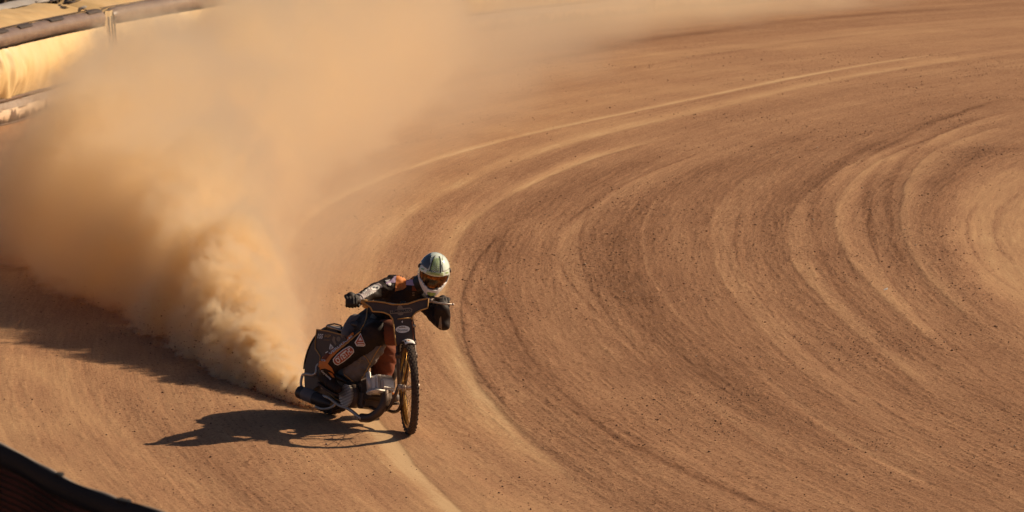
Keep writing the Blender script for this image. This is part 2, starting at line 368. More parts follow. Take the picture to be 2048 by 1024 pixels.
def fuse(bm, name, mat, parent, voxel=.012, smooth=8, fold=0, fscale=14, **props):
    """overlapping lumps grown together into one continuous smooth surface"""
    me = bpy.data.meshes.new(name); bmesh.ops.recalc_face_normals(bm, faces=bm.faces); bm.to_mesh(me); bm.free()
    o = bpy.data.objects.new(name, me); col.objects.link(o)
    md = o.modifiers.new('r', 'REMESH'); md.mode = 'VOXEL'; md.voxel_size = voxel
    if smooth: sm = o.modifiers.new('s', 'SMOOTH'); sm.iterations = smooth; sm.factor = .5
    dg = bpy.context.evaluated_depsgraph_get(); me2 = bpy.data.meshes.new_from_object(o.evaluated_get(dg)); o.modifiers.clear()
    o.data = me2; bpy.data.meshes.remove(me); me2.name = name
    if fold:
        n_ = len(me2.vertices); co = np.empty(n_ * 3, np.float32); me2.vertices.foreach_get('co', co); co = co.reshape(-1, 3)
        no = np.array([v.normal[:] for v in me2.vertices]); c = co * fscale
        w = (fbm(c[:, 0] + c[:, 2] * .7 + 50, c[:, 1] * .8 + c[:, 2] * 1.3 + 50, 3) - .5) * 2
        w = 1 - np.abs(w) * 3
        co = co + no * (w * fold)[:, None]; me2.vertices.foreach_set('co', co.astype(np.float32).ravel())
    for p in me2.polygons: p.use_smooth = True
    me2.materials.clear(); me2.materials.append(mat)
    if parent is not None: o.parent = parent; o.matrix_parent_inverse = parent.matrix_world.inverted()
    for k, v in props.items(): o[k] = v
    return o
EYE = Vector((0, 0, CAM_H))
def bvh_of(objs):
    vs = []; fs = []
    bpy.context.view_layer.update()
    for o in objs:
        k = len(vs); mw = o.matrix_world
        vs += [mw @ v.co for v in o.data.vertices]; fs += [tuple(i + k for i in p.vertices) for p in o.data.polygons]
    return BVHTree.FromPolygons(vs, fs)
def ray(px, py): return (PY(px, py, 10.0) - EYE).normalized()
def on_plane(px, py, P0, N):
    d = ray(px, py); t = (P0 - EYE).dot(N) / d.dot(N); return EYE + d * t
def decal_mesh(pts2d, faces, tree, lift=.003):
    """2D print wrapped onto the surface it sits on"""
    out = []; last = None
    for (x, y) in pts2d:
        d = ray(x, y); h = tree.ray_cast(EYE, d)
        if h[0] is None: out.append(None); continue
        p = h[0] - d * lift; out.append(p)
    good = [p for p in out if p is not None]
    if not good: return None
    md = sorted(p.y for p in good)[len(good) // 2]
    q = [p if p is not None else PY(*pts2d[i], md) for i, p in enumerate(out)]
    q = [p if abs(p.y - md) < .22 else PY(*pts2d[i], md) for i, p in enumerate(q)]
    bm = bmesh.new(); vs = [bm.verts.new(p) for p in q]
    for f in faces:
        if any(out[i] is None for i in f): continue
        try: bm.faces.new([vs[i] for i in f])
        except ValueError: pass
    return bm
def patch(name, poly, mat, parent, tree, lift=.003, step=2.0, **props):
    """cloth or print area with a polygon outline (pixels of the photo at the surface), gridded so that it follows the surface"""
    bm = bmesh.new(); f = bm.faces.new([bm.verts.new((x, -y, 0)) for x, y in poly])
    for ax in (0, 1):
        lo = min(v.co[ax] for v in bm.verts); hi = max(v.co[ax] for v in bm.verts); k = lo + step
        while k < hi:
            no = Vector((0, 0, 0)); no[ax] = 1; p = Vector((0, 0, 0)); p[ax] = k
            bmesh.ops.bisect_plane(bm, geom=bm.verts[:] + bm.edges[:] + bm.faces[:], plane_co=p, plane_no=no); k += step
    bmesh.ops.triangulate(bm, faces=bm.faces)
    bm.verts.index_update(); pts = [(v.co.x, -v.co.y) for v in bm.verts]; fs = [tuple(v.index for v in f.verts) for f in bm.faces]; bm.free()
    b2 = decal_mesh(pts, fs, tree, lift)
    if b2 is None: print('no surface for', name, poly[0]); return None
    o = bm_obj(name, b2, mat, None, **props); keep_parent(o, parent); return o
def keep_parent(o, parent):
    if parent is not None:
        bpy.context.view_layer.update(); mw = parent.matrix_world.copy(); o.parent = parent; o.matrix_parent_inverse = mw.inverted()
def text_bm(s, size=1.0, bold=0.0, shear=0, align='CENTER'):
    c = bpy.data.curves.new('lettering', 'FONT'); c.body = s; c.size = size; c.align_x = align; c.align_y = 'CENTER'; c.shear = shear
    c.offset = bold; c.resolution_u = 2; c.space_character = 1.0
    o = bpy.data.objects.new('lettering', c); col.objects.link(o)
    dg = bpy.context.evaluated_depsgraph_get(); me = bpy.data.meshes.new_from_object(o.evaluated_get(dg))
    bpy.data.objects.remove(o); bpy.data.curves.remove(c)
    bm = bmesh.new(); bm.from_mesh(me); bpy.data.meshes.remove(me)
    bmesh.ops.triangulate(bm, faces=bm.faces); return bm
def lettering(s, px, py, ang, height, mat, parent, tree, width=None, bold=.02, shear=0, lift=.005, taper=0, name='lettering'):
    """word centred at a point of the surface; ang in degrees, height in photo pixels"""
    bm = text_bm(s, 1.0, bold, shear)
    xs = [v.co.x for v in bm.verts]; w = max(xs) - min(xs); mx = (max(xs) + min(xs)) / 2
    ys = [v.co.y for v in bm.verts]; hh = max(ys) - min(ys); my = (max(ys) + min(ys)) / 2
    sy = height / hh; sx = width / w if width else sy; ca, sa = math.cos(R(ang)), math.sin(R(ang))
    pts = []
    for v in bm.verts:
        x = (v.co.x - mx) * sx; y = (v.co.y - my) * sy * (1 + taper * (v.co.x - mx) / w)
        pts.append((px + x * ca - y * sa, py - (x * sa + y * ca)))
    bm.verts.index_update(); fs = [tuple(v.index for v in f.verts) for f in bm.faces]; bm.free()
    b2 = decal_mesh(pts, fs, tree, lift)
    if b2 is None: print('no surface for', s); return None
    o = bm_obj(name, b2, mat, None, smooth=False); keep_parent(o, parent); return o
def empty(name, loc, label=None, cat=None, group=None):
    o = bpy.data.objects.new(name, None); col.objects.link(o); o.location = loc; o.empty_display_size = .2
    if label: o['label'] = label
    if cat: o['category'] = cat
    if group: o['group'] = group
    return o
# ---------------------------------------------------------------- air fence round the outside of the bend
RF = 49.0
def rf_at(th): return 49.0 + max(0.0, 162 - math.degrees(th)) * .115
def pol(r, th, z=0.0):
    if r > 47: r += rf_at(th) - RF
    return Vector((CX + r * math.cos(th), CY + r * math.sin(th), z))
def project(p):
    d = p - EYE; c, s = math.cos(PITCH), math.sin(PITCH); z = d.y * c - d.z * s
    return 1024 + FPX * d.x / z, 512 - FPX * (d.y * s + d.z * c) / z
def cloth(name, c, dark, rough=.55, bump=.35, sc=6, stretch=(1, 1, 1), amt=.5, spec=.4, trans=0):
    m, n, l, b = node_mat(name); tc = n.new('ShaderNodeTexCoord').outputs['Object']
    mp = n.new('ShaderNodeMapping'); mp.inputs['Scale'].default_value = stretch; l.new(tc, mp.inputs[0])
    f = nnoise(n, l, sc, 6, .65, mp.outputs[0]); mr = n.new('ShaderNodeMapRange'); l.new(f, mr.inputs[0]); mr.inputs[1].default_value = .35; mr.inputs[2].default_value = .72; mr.inputs[4].default_value = amt
    mx = n.new('ShaderNodeMix'); mx.data_type = 'RGBA'; l.new(mr.outputs[0], mx.inputs[0]); mx.inputs[6].default_value = (*c, 1); mx.inputs[7].default_value = (*dark, 1)
    l.new(mx.outputs[2], b.inputs['Base Color']); b.inputs['Roughness'].default_value = rough; b.inputs['Specular IOR Level'].default_value = spec
    bp = n.new('ShaderNodeBump'); bp.inputs['Strength'].default_value = bump; bp.inputs['Distance'].default_value = .02; l.new(f, bp.inputs['Height']); l.new(bp.outputs[0], b.inputs['Normal'])
    return m
FM = dict(yellow=cloth('yellow_vinyl', (.76, .58, .32), (.70, .46, .18), .5, .5, 1.3, (1, 1, .9), .9),
          top=cloth('yellow_top_vinyl', (.72, .50, .24), (.60, .36, .14), .5, .4, 3, (1, 1, 1), .6),
          roll=cloth('grey_brown_vinyl', (.24, .17, .135), (.16, .10, .075), .38, .4, 5, (1, 1, 2), .8),
          skirt=cloth('grey_skirt', (.30, .24, .20), (.24, .15, .10), .6, .5, 5, (1, 1, 1), .7),
          rear=cloth('pale_grey_edge', (.46, .42, .38), (.30, .24, .19), .5, .4, 5, (1, 1, 1), .6),
          blk=cloth('dark_strap_crease', (.05, .038, .032), (.12, .075, .05), .6, .3, 8, (1, 1, 1), .5),
          line=cloth('brown_strip', (.13, .075, .05), (.20, .12, .08), .7, .3, 8, (1, 1, 1), .5))
m, n, l, b = node_mat('mud_spattered_board'); tc = n.new('ShaderNodeTexCoord').outputs['Object']
sp_x = n.new('ShaderNodeSeparateXYZ'); l.new(tc, sp_x.inputs[0])
mp = n.new('ShaderNodeMapping'); mp.inputs['Scale'].default_value = (5.5, 5.5, 2.2); l.new(tc, mp.inputs[0])
f = nnoise(n, l, 1.0, 5, .6, mp.outputs[0])
f2 = nmath(n, l, 'ADD', f, nmath(n, l, 'MULTIPLY', sp_x.outputs['Z'], 1.7))
l.new(ramp(n, l, f2, [(0, (.10, .052, .032)), (.67, (.14, .075, .045)), (.70, (.60, .44, .30)), (1, (.66, .52, .38))]), b.inputs['Base Color']); b.inputs['Roughness'].default_value = .8
FM['board'] = m
# where the joint between two sections shows in the photograph
th0 = min((abs(project(pol(RF, math.radians(a), 1.0))[0] - 216) - (1e3 if False else 0), a) for a in np.arange(140, 176, .02))[1]; th0 = math.radians(th0)
SEC = 6.0 / RF
def wav(a, b): return float(fbm(np.array([a]), np.array([b]), 3)[0]) - .5
def ribbon(name, rows, ta, tb, mat, parent, step=.045, z0=0.0, thick=0.0, **k):
    """sheet swept along the fence; rows = list of functions t(0..1), s(metres) -> (outward, z)"""
    nseg = max(2, int((tb - ta) * RF / step)); bm = bmesh.new(); prev = None
    for i in range(nseg + 1):
        t = i / nseg; th = ta + (tb - ta) * t; s = th * RF; cur = []
        for fn_ in rows:
            o, z = fn_(t, s); cur.append(bm.verts.new(pol(RF + o, th, z) - parent.location))
        if prev:
            for a, b_, c, d in zip(prev, prev[1:], cur[1:], cur): bm.faces.new((a, b_, c, d))
        prev = cur
    me = bpy.data.meshes.new(name); bm.to_mesh(me); bm.free()
    for p in me.polygons: p.use_smooth = True
    o = new_obj(name, me, mat, parent, **k)
    if thick: md = o.modifiers.new('t', 'SOLIDIFY'); md.thickness = thick; md.offset = 0
    return o
FLAB = {0: 'yellow air fence section at the left end with four dark patches on its grey roll',
        -1: 'yellow air fence section just past the dark joint, half lost in dust'}
def fence_section(k, ta, tb, label):
    mid = pol(RF, (ta + tb) / 2); root = empty('air_fence', mid, label, 'air fence', 'air fence sections round the bend')
    end = lambda t: min(1, min(t, 1 - t) * 22)             # rounded ends
    g = .10
    def face(j, n_=12):
        zz = .33 + (1.00 - .33) * j / n_
        def fn_(t, s):
            e = end(t) ** .5
            bulge = -.09 * math.sin(math.pi * j / n_) * e - .03
            dr = max(0, wav(s * 3.2, 2 + j * .05)) * .05 + wav(s * 7, j * .22 + 7) * .026 * (1 + 3 * max(0, wav(s * .9, 3) * 6))
            return (bulge - dr + (1 - e) * .12, zz)
        return fn_
    ribbon('front_panel', [face(j) for j in range(13)], ta, tb, FM['yellow'], root)
    def rollf(a):
        def fn_(t, s):
            e = end(t) ** .5; rr_ = .125 * (.72 + .28 * e) * (1 + .05 * wav(s * 2, 9) + .04 * wav(s * 8, a))
            return (.10 - rr_ * math.cos(R(a)) - .0, 1.105 + rr_ * math.sin(R(a)))
        return fn_
    ribbon('top_roll', [rollf(a) for a in range(-70, 181, 18)], ta + .0012, tb - .0012, FM['roll'], root)
    ribbon('top_cover', [lambda t, s, q=q: (.20 + q * .75, 1.20 + q * .12 + .03 * math.sin(q * 3.1) * end(t) + wav(s * 2.5, q * 3) * .05 - (1 - end(t)) * .06) for q in [j / 8 for j in range(9)]], ta, tb, FM['top'], root)
    ribbon('rear_edge', [lambda t, s, q=q: (.95 + q * .30, 1.32 + .06 * math.sin(q * 2.6) + wav(s * 2.5, q * 3) * .05) for q in [j / 5 for j in range(6)]], ta, tb, FM['rear'], root)
    ribbon('seam_strip', [lambda t, s, q=q: (.205 + q * .03, 1.215 + .012) for q in (0, 1)], ta, tb, FM['line'], root, thick=.006)
    ribbon('lower_strip', [lambda t, s, q=q: (-.035 - .006, .335 - q * .055) for q in (0, 1)], ta, tb, FM['line'], root, thick=.012)
    ribbon('skirt', [lambda t, s, q=q: (-.05 - .06 * q + wav(s * 4, q * 2) * .05, .285 - .105 * q) for q in [j / 5 for j in range(6)]], ta, tb, FM['skirt'], root, thick=.004)
    ribbon('kickboard', [lambda t, s, q=q: (-.10 + .02 * q, .195 - .21 * q) for q in (0, 1)], ta, tb, FM['board'], root, thick=.02)
    ribbon('toe_rail', [lambda t, s, q=q: (-.13 - .012 * math.sin(q * 6.283), .012 + .012 * math.cos(q * 6.283)) for q in [j / 6 for j in range(7)]], ta, tb, FM['line'], root)
    return root
for k in range(-8, 1):
    ta = th0 + k * SEC; tb = ta + SEC - .0045
    lab = FLAB.get(k) or ('yellow air fence section where the bend runs out of the top of the photo' if k == -7 else 'yellow air fence section standing wholly within the dust')
    root = fence_section(k, ta, tb, lab)
    if k == 0:                                            # four patches on the roll
        for px in (0, 48, 110, 186):
            a0 = min((abs(project(pol(RF + .06, math.radians(a), 1.2))[0] - px), a) for a in np.arange(150, 180, .02))[1]; a0 = R(a0)
            def rl(a):
                return lambda t, s: (.10 - .142 * math.cos(R(a)), 1.105 + .142 * math.sin(R(a)))
            ribbon('roll_patch', [rl(a) for a in range(48, 104, 9)], a0 - .26 / RF, a0 + .26 / RF, FM['blk'], root)
# folded cloth, drawn-in dark creases and torn straps in the open joint
jl = pol(RF, th0 - .002)
jt = empty('joint_cover', jl, 'crumpled yellow and black cover stuffed into the joint of the air fence', 'cover')
ribbon('folded_cloth', [lambda t, s, q=q: (.03 + .02 * math.sin(t * 9 + q), .25 + q * .95) for q in [j / 12 for j in range(13)]], th0 - .0056, th0 + .0012, FM['yellow'], jt, step=.03)
for i in range(3):
    bm = bmesh.new(); q = [pol(RF - .02 + .012 * math.sin(j * 1.3 + i) , th0 - .0050 + i * .0026 + .00012 * math.sin(j * 1.7 + i), 1.12 - j * .13) - jl for j in range(7)]
    tube(bm, q, .012, 6); bm_obj('crease_shade', bm, FM['blk'], jt)  # thin dark tubes standing in for shade in the cloth's creases
rng2 = random.Random(5)
for i in range(9):
    bm = bmesh.new(); c0 = pol(RF + .25 + rng2.uniform(0, .9), th0 + rng2.uniform(-.006, .010), 1.24 + rng2.uniform(0, .14)) - jl
    q = [c0 + Vector((rng2.uniform(-.05, .05), rng2.uniform(-.16, .16), rng2.uniform(-.02, .03))) for _ in range(5)]
    vs = [bm.verts.new(p) for p in spline(q, 3)]; 
    vs2 = [bm.verts.new(v.co + Vector((.08, .03, .03))) for v in vs]
    for a, b_, c, d in zip(vs, vs[1:], vs2[1:], vs2): bm.faces.new((a, b_, c, d))
    o = bm_obj('torn_flap', bm, FM['blk'] if i % 3 else FM['rear'], jt); md = o.modifiers.new('t', 'SOLIDIFY'); md.thickness = .006
# pole in the joint's far side
# ---------------------------------------------------------------- rough bank behind the fence
m, n, l, b = node_mat('dry_scrub'); l.new(ramp(n, l, n.new('ShaderNodeNewGeometry').outputs['Random Per Island'], [(0, (.035, .025, .016)), (.5, (.085, .055, .032)), (.9, (.16, .105, .055)), (1, (.24, .17, .10))]), b.inputs['Base Color']); b.inputs['Roughness'].default_value = 1
NB = 26000; th_b = rng.uniform(R(128), R(176), NB); r_b = RF + 2.1 + rng.random(NB) ** 1.5 * 9
r_b = r_b + np.maximum(0, 162 - np.degrees(th_b)) * .115
cxb, cyb = CX + r_b * np.cos(th_b), CY + r_b * np.sin(th_b)
zb = .1 + (r_b - RF - 2 - np.maximum(0, 162 - np.degrees(th_b)) * .115) * .22 + rng.uniform(-.1, .1, NB)
okb = np.abs(cxb) < cyb * .16; th_b, r_b, zb, cxb, cyb = [a[okb] for a in (th_b, r_b, zb, cxb, cyb)]; NB = len(cxb)
hb = rng.uniform(.12, .55, NB); an = rng.uniform(0, 6.28, NB); wbw = rng.uniform(.02, .06, NB); tl_ = rng.normal(0, .15, (NB, 2))
v0 = np.stack([cxb - np.cos(an) * wbw, cyb - np.sin(an) * wbw, zb], -1); v1 = np.stack([cxb + np.cos(an) * wbw, cyb + np.sin(an) * wbw, zb], -1)
v2 = np.stack([cxb + tl_[:, 0], cyb + tl_[:, 1], zb + hb], -1)
new_obj('scrub', mesh_np('scrub', np.stack([v0, v1, v2], 1).reshape(-1, 3), np.arange(NB * 3).reshape(-1, 3), False), m, kind='stuff', label='dark dry scrub on the bank behind the air fence')
tb_ax = np.linspace(R(118), R(176), 160); rb_ax = np.linspace(RF + 1.2, RF + 16, 24)
A_, T_ = np.meshgrid(rb_ax, tb_ax, indexing='ij'); Zb = np.clip((A_ - RF - 2) * .22, -.05, 3) + (fbm(A_ * 1.3, T_ * 40, 3) - .5) * .3
co = np.stack([CX + (A_ + np.maximum(0, 162 - np.degrees(T_)) * .115) * np.cos(T_), CY + (A_ + np.maximum(0, 162 - np.degrees(T_)) * .115) * np.sin(T_), Zb], -1).reshape(-1, 3); k_ = (np.arange(23)[:, None] * 160 + np.arange(159)[None]).ravel()
m, n, l, b = node_mat('bank_soil'); pos = n.new('ShaderNodeNewGeometry').outputs['Position']
l.new(ramp(n, l, nnoise(n, l, 3, 6, .7, pos), [(.3, (.05, .033, .022)), (.6, (.13, .085, .05)), (.8, (.20, .14, .085))]), b.inputs['Base Color']); b.inputs['Roughness'].default_value = 1
new_obj('bank', mesh_np('bank', co, np.stack([k_, k_ + 160, k_ + 161, k_ + 1], 1)), m, kind='structure')
# ---------------------------------------------------------------- catch fence close to the camera
RN = 47.6; NT = [(-30, 878), (0, 893), (40, 911), (80, 935), (112, 952), (150, 970), (200, 989), (235, 1002), (275, 1011), (330, 1032), (400, 1058), (520, 1108)]
def near_top(px, py):
    """point of the fence line seen at the pixel"""
    d = ray(px, py); lo, hi = 4.0, 26.0
    f_ = lambda t: math.hypot(EYE.x + d.x * t - CX, EYE.y + d.y * t - CY) - RN
    for _ in range(50):
        mi = (lo + hi) / 2
        if f_(mi) * f_(lo) > 0: lo = mi
        else: hi = mi
    return EYE + d * lo
TP = spline([near_top(x, y) for x, y in NT], 10)
nf = empty('catch_fence', (TP[0].x, TP[0].y, 0), 'dark netting catch fence with a pale top cord in the near corner', 'fence')
o0 = nf.location; OUT = Vector((-1, -.45, 0)).normalized()
mt_b = simple('black_webbing', (.010, .008, .010), .9); mt_net = simple('black_net', (.008, .006, .006), .9)
mt_cloth = simple('dark_red_screen', (.78, .22, .12), .9, dirt=(.4, .12, .07), dirt_amt=.6, scale=2.2)
bm = bmesh.new(); tube(bm, [p - o0 + Vector((0, 0, -.008 + .004 * math.sin(i * .23))) - OUT * .02 for i, p in enumerate(TP)], .011, 8); bm_obj('top_cord', bm, simple('pale_cord', (.55, .45, .36), .7, dirt=(.1, .06, .04), dirt_amt=.7, scale=6), nf)
def strip(name, z0, z1, off, mat, nz=1, wob=0):
    bm = bmesh.new(); prev = None
    for i, p in enumerate(TP):
        cur = [bm.verts.new(p - o0 + OUT * (off + wob * math.sin(i * .2 + q * 3)) + Vector((0, 0, z0 + (z1 - z0) * q / nz + (0 if z1 > -3 else 0)))) for q in range(nz + 1)]
        if prev:
            for a, b_, c, d in zip(prev, prev[1:], cur[1:], cur): bm.faces.new((a, b_, c, d))
        prev = cur
    o = bm_obj(name, bm, mat, nf); md = o.modifiers.new('t', 'SOLIDIFY'); md.thickness = .004; return o
strip('top_band', .006, -.078, .0, mt_b); strip('screen', -.03, -2.2, -.012, mt_cloth, 6, .003)
# hexagonal netting in front of the screen
bm = bmesh.new(); S_ = [0.0]
for a, b_ in zip(TP, TP[1:]): S_.append(S_[-1] + (b_ - a).length)
def atS(s):
    i = min(len(S_) - 2, max(0, int(np.searchsorted(S_, s)) - 1)); t = (s - S_[i]) / (S_[i + 1] - S_[i]); return TP[i].lerp(TP[i + 1], t)
hw, hh = .020, .034; cols = int(min(S_[-1], 3.4) / hw)
vsd = {}
def NV(s, z):
    k = (round(s * 2000), round(z * 2000))
    if k not in vsd: vsd[k] = bm.verts.new(atS(s) - o0 + OUT * (.012 + .006 * math.sin(s * 9)) + Vector((0, 0, z)))
    return vsd[k]
for c in range(cols):
    for r_ in range(26):
        s = c * hw + (hw / 2 if r_ % 2 else 0); z = -.07 - r_ * hh * .75
        pts = [(s, z), (s + hw / 2, z - hh * .25), (s + hw / 2, z - hh * .75)]
        for (a, b_), (c_, d_) in (((s, z), (s + hw / 2, z - hh * .25)), ((s, z), (s - hw / 2, z - hh * .25)), ((s + hw / 2, z - hh * .25), (s + hw / 2, z - hh * .75))):
            try: bm.edges.new((NV(max(0, a), b_), NV(max(0, c_), d_)))
            except ValueError: pass
me = bpy.data.meshes.new('netting'); bm.to_mesh(me); bm.free()
o = new_obj('netting', me, mt_net, nf, kind='stuff')
# give every strand thickness
ev = [(me.vertices[e.vertices[0]].co.copy(), me.vertices[e.vertices[1]].co.copy()) for e in me.edges]
bm = bmesh.new()
for a, b_ in ev: tube(bm, [a, b_], .0032, 3)
bm.to_mesh(me); bm.free()
for s in np.arange(.3, S_[-1], 2.0):
    p = atS(s) - o0; bm = bmesh.new(); tube(bm, [p + Vector((0, 0, -.06)) - OUT * .09, Vector((p.x, p.y, .0)) - OUT * .09], .03, 10); bm_obj('post', bm, mt_b, nf)
for s in (1.62, ):
    pass
for px, py in ((112, 947), (235, 998), (246, 1001)):
    p = near_top(px, py) - o0; bm = bmesh.new(); ellipsoid(bm, p + Vector((0, 0, -.004)) - OUT * .012, (.022, .030, .008), None, 2); bm_obj('tie_knot', bm, mt_b, nf)
# ---------------------------------------------------------------- a scrap of white litter on the far shale
c = G(1771, 582); bm = bmesh.new(); plate(bm, [c + Vector(v) for v in ((-.018, -.02, .012), (.02, -.012, .02), (.022, .02, .03), (-.012, .018, .016))], (0, 0, 1), .003)
bm_obj('paper_scrap', bm, MT['white'], None, smooth=False, label='small white scrap of litter lying on the loose dirt', category='litter')
# ---------------------------------------------------------------- motorcycle
Fc = G(818, 869)                                      # where the front tyre touches
Rc = G(656, 829)                                      # where the rear tyre touches
fwd = (Fc - Rc).normalized(); wb = (Fc - Rc).length; lf = Vector((0, 0, 1)).cross(fwd)
LEAN = R(10)
bike = empty('speedway_motorcycle', Rc, 'black and gold speedway motorcycle with gold front rim sliding sideways on the dirt', 'motorcycle')
bz = (Vector((0, 0, 1)) * math.cos(LEAN) + lf * math.sin(LEAN)); by = bz.cross(fwd)
bike.matrix_world = Matrix.Translation(Rc) @ Matrix((fwd, by, bz)).transposed().to_4x4()
bpy.context.view_layer.update()
def B(x, y, z): return Vector((x, y, z))
def bw(x, y, z): return bike.matrix_world @ Vector((x, y, z))
# --- wheels (own local axes: disc plane x-z, axis y)
def wheel(name, c, d, up, r, rr, tw, lugs, parent):
    """d heading, up in the wheel's plane"""
    root = empty(name, (0, 0, 0)); y = up.cross(d).normalized(); d = y.cross(up).normalized()
    root.matrix_world = Matrix.Translation(c) @ Matrix((d, y, up)).transposed().to_4x4()
    bpy.context.view_layer.update(); keep_parent(root, parent)
    bm = bmesh.new(); prof = []
    for k in range(14):
        a = math.pi * 2 * k / 14; prof.append((r - tw * .52 + tw * .46 * math.cos(a), tw * .5 * math.sin(a)))
    lathe(bm, prof, (0, 0, 0), (0, 1, 0), 64)
    for k in range(lugs):                                  # tread blocks
        a = 2 * math.pi * k / lugs; u = Vector((math.cos(a), 0, math.sin(a)))
        rot = Matrix((Vector((0, 1, 0)), u.cross(Vector((0, 1, 0))), u)).transposed()
        offs = (-.30, 0, .30) if k % 2 else (-.42, -.15, .15, .42)
        for q in offs:
            box(bm, u * (r - .095 * tw - .30 * tw * (q * 1.6) ** 2) + Vector((0, q * tw, 0)), (tw * .16, 2 * math.pi * r / lugs * .6, tw * .11), rot, 0)
    sharp(bm_obj('tyre', bm, MT['tyre'], root))
    return root
hd = R(9.8); hf = Vector((math.sin(hd), -math.cos(hd), 0)); hl = Vector((0, 0, 1)).cross(hf)
FL = R(0); fup = (Vector((0, 0, 1)) * math.cos(FL) + hl * math.sin(FL))
FR = .354
fw = wheel('front_wheel', Fc + fup * FR, hf, fup, FR, .29, .058, 84, bike)
bm = bmesh.new(); lathe(bm, [(.300, -.022), (.286, -.020), (.276, -.010), (.276, .010), (.286, .020), (.300, .022)], (0, 0, 0), (0, 1, 0), 64)
sharp(bm_obj('rim', bm, MT['gold'], fw))
bm = bmesh.new(); lathe(bm, [(.012, -.055), (.028, -.05), (.028, -.03), (.018, -.025), (.018, .025), (.028, .03), (.028, .05), (.012, .055)], (0, 0, 0), (0, 1, 0), 20)
sharp(bm_obj('hub', bm, MT['steel'], fw))
bm = bmesh.new()
for k in range(36):
    a = 2 * math.pi * k / 36; s_ = 1 if k % 2 else -1; a2 = a + (.55 if k % 4 < 2 else -.55)
    tube(bm, [(math.cos(a2) * .027, s_ * .04, math.sin(a2) * .027), (math.cos(a) * .28, s_ * .006, math.sin(a) * .28)], .0018, 5)
bm_obj('spokes', bm, MT['gold'], fw, kind='stuff')
RR_ = .335
rwc = bw(0, 0, 0) + Vector(bz) * RR_
rw = wheel('rear_wheel', rwc, fwd, bz, RR_, .24, .105, 54, bike)
bm = bmesh.new(); lathe(bm, [(.255, -.035), (.235, -.03), (.235, .03), (.255, .035)], (0, 0, 0), (0, 1, 0), 48); sharp(bm_obj('rim', bm, MT['gold'], rw))
bm = bmesh.new(); lathe(bm, [(.001, -.058), (.10, -.060), (.22, -.052), (.262, -.036), (.262, -.030), (.001, -.045)], (0, 0, 0), (0, 1, 0), 48); bm_obj('wheel_disc', bm, MT['carbon'], rw)
bm = bmesh.new()
# dirt deflector: a thin curved guard round the back and top of the rear wheel
for k in range(25):
    pass
prof = []
for k in range(29):
    a = R(185 - k * 6.0)
    prof.append((math.cos(a), math.sin(a)))
rings = []
for (c_, s_) in prof:
    rings.append([bm.verts.new((c_ * rr0, yy, RR_ + s_ * rr0)) for rr0, yy in ((.335, -.06), (.352, -.052), (.352, .052), (.335, .06), (.346, .048), (.346, -.048))])
for a, b in zip(rings, rings[1:]):
    for j in range(6): bm.faces.new((a[j], a[(j + 1) % 6], b[(j + 1) % 6], b[j]))
sharp(bm_obj('rear_mudguard', bm, MT['carbon'], bike))
bm = bmesh.new()                                        # side deflector disc, right side
pts = [(.015 + .300 * math.cos(R(a)), -.082, RR_ + .325 * math.sin(R(a))) for a in range(60, 231, 10)] + [(-.12, -.082, .18), (.10, -.082, .30), (.16, -.082, .5)]
plate(bm, pts, (0, -1, 0), .004); bm_obj('wheel_guard', bm, MT['carbon'], bike, smooth=False)
# --- rear side panel with number
def pan(px, py, y=-.125):                                # pixel -> bike side plane at lateral offset y
    return bike.matrix_world.inverted() @ on_plane(px, py, bw(0, y, .5), by)
sp = [(634, 659), (655, 662), (682, 669), (689, 671), (698, 690), (690, 712), (660, 735), (640, 727), (641, 712), (636, 704), (631, 697), (631, 684)]
SP = [pan(x, y) for x, y in sp]
bm = bmesh.new(); plate(bm, SP, (0, -1, 0), .006)
side_panel = bm_obj('side_panel', bm, MT['panel'], bike, smooth=False, label='rear side panel bearing the number 155')
bm = bmesh.new(); tube(bm, [p + Vector((0, -.002, 0)) for p in [SP[7], SP[8], SP[9], SP[10], SP[11], SP[0], SP[1], SP[2], SP[3]]], .0055, 6); bm_obj('panel_trim', bm, MT['goldpaint'], bike)
# top tray and lifting handle
bm = bmesh.new(); box(bm, (.105, -.06, .672), (.23, .13, .014), Matrix.Rotation(R(3), 3, 'Y'), .004); bm_obj('top_tray', bm, MT['steel'], bike)
bm = bmesh.new()
hp = [pan(652, 659, -.09), pan(653, 652, -.09), pan(656, 650, -.09), pan(669, 647.5, -.09), pan(682, 651, -.09), pan(683.5, 658, -.09)]
tube(bm, hp, .006, 8); bm_obj('lifting_handle', bm, MT['dark'], bike)
# --- frame
bm = bmesh.new()
for s_ in (-1, 1):
    tube(bm, spline([(0, s_ * .085, .335), (.25, s_ * .08, .30), (.42, s_ * .07, .25), (.60, s_ * .07, .15), (.85, s_ * .05, .16), (.93, s_ * .02, .45), (.93, 0, .72)]), .013, 8)
    tube(bm, spline([(.93, 0, .78), (.7, s_ * .03, .73), (.40, s_ * .06, .66), (.2, s_ * .07, .62), (0, s_ * .085, .335)]), .012, 8)
tube(bm, [(.40, 0, .66), (.42, 0, .25)], .014, 8)
bm_obj('frame', bm, MT['dark'], bike)
bm = bmesh.new(); ellipsoid(bm, (.30, 0, .73), (.20, .09, .035)); bm_obj('seat', bm, MT['carbon'], bike)
bm = bmesh.new(); ellipsoid(bm, (.66, 0, .72), (.20, .10, .10)); bm_obj('fuel_tank', bm, MT['rust'], bike)
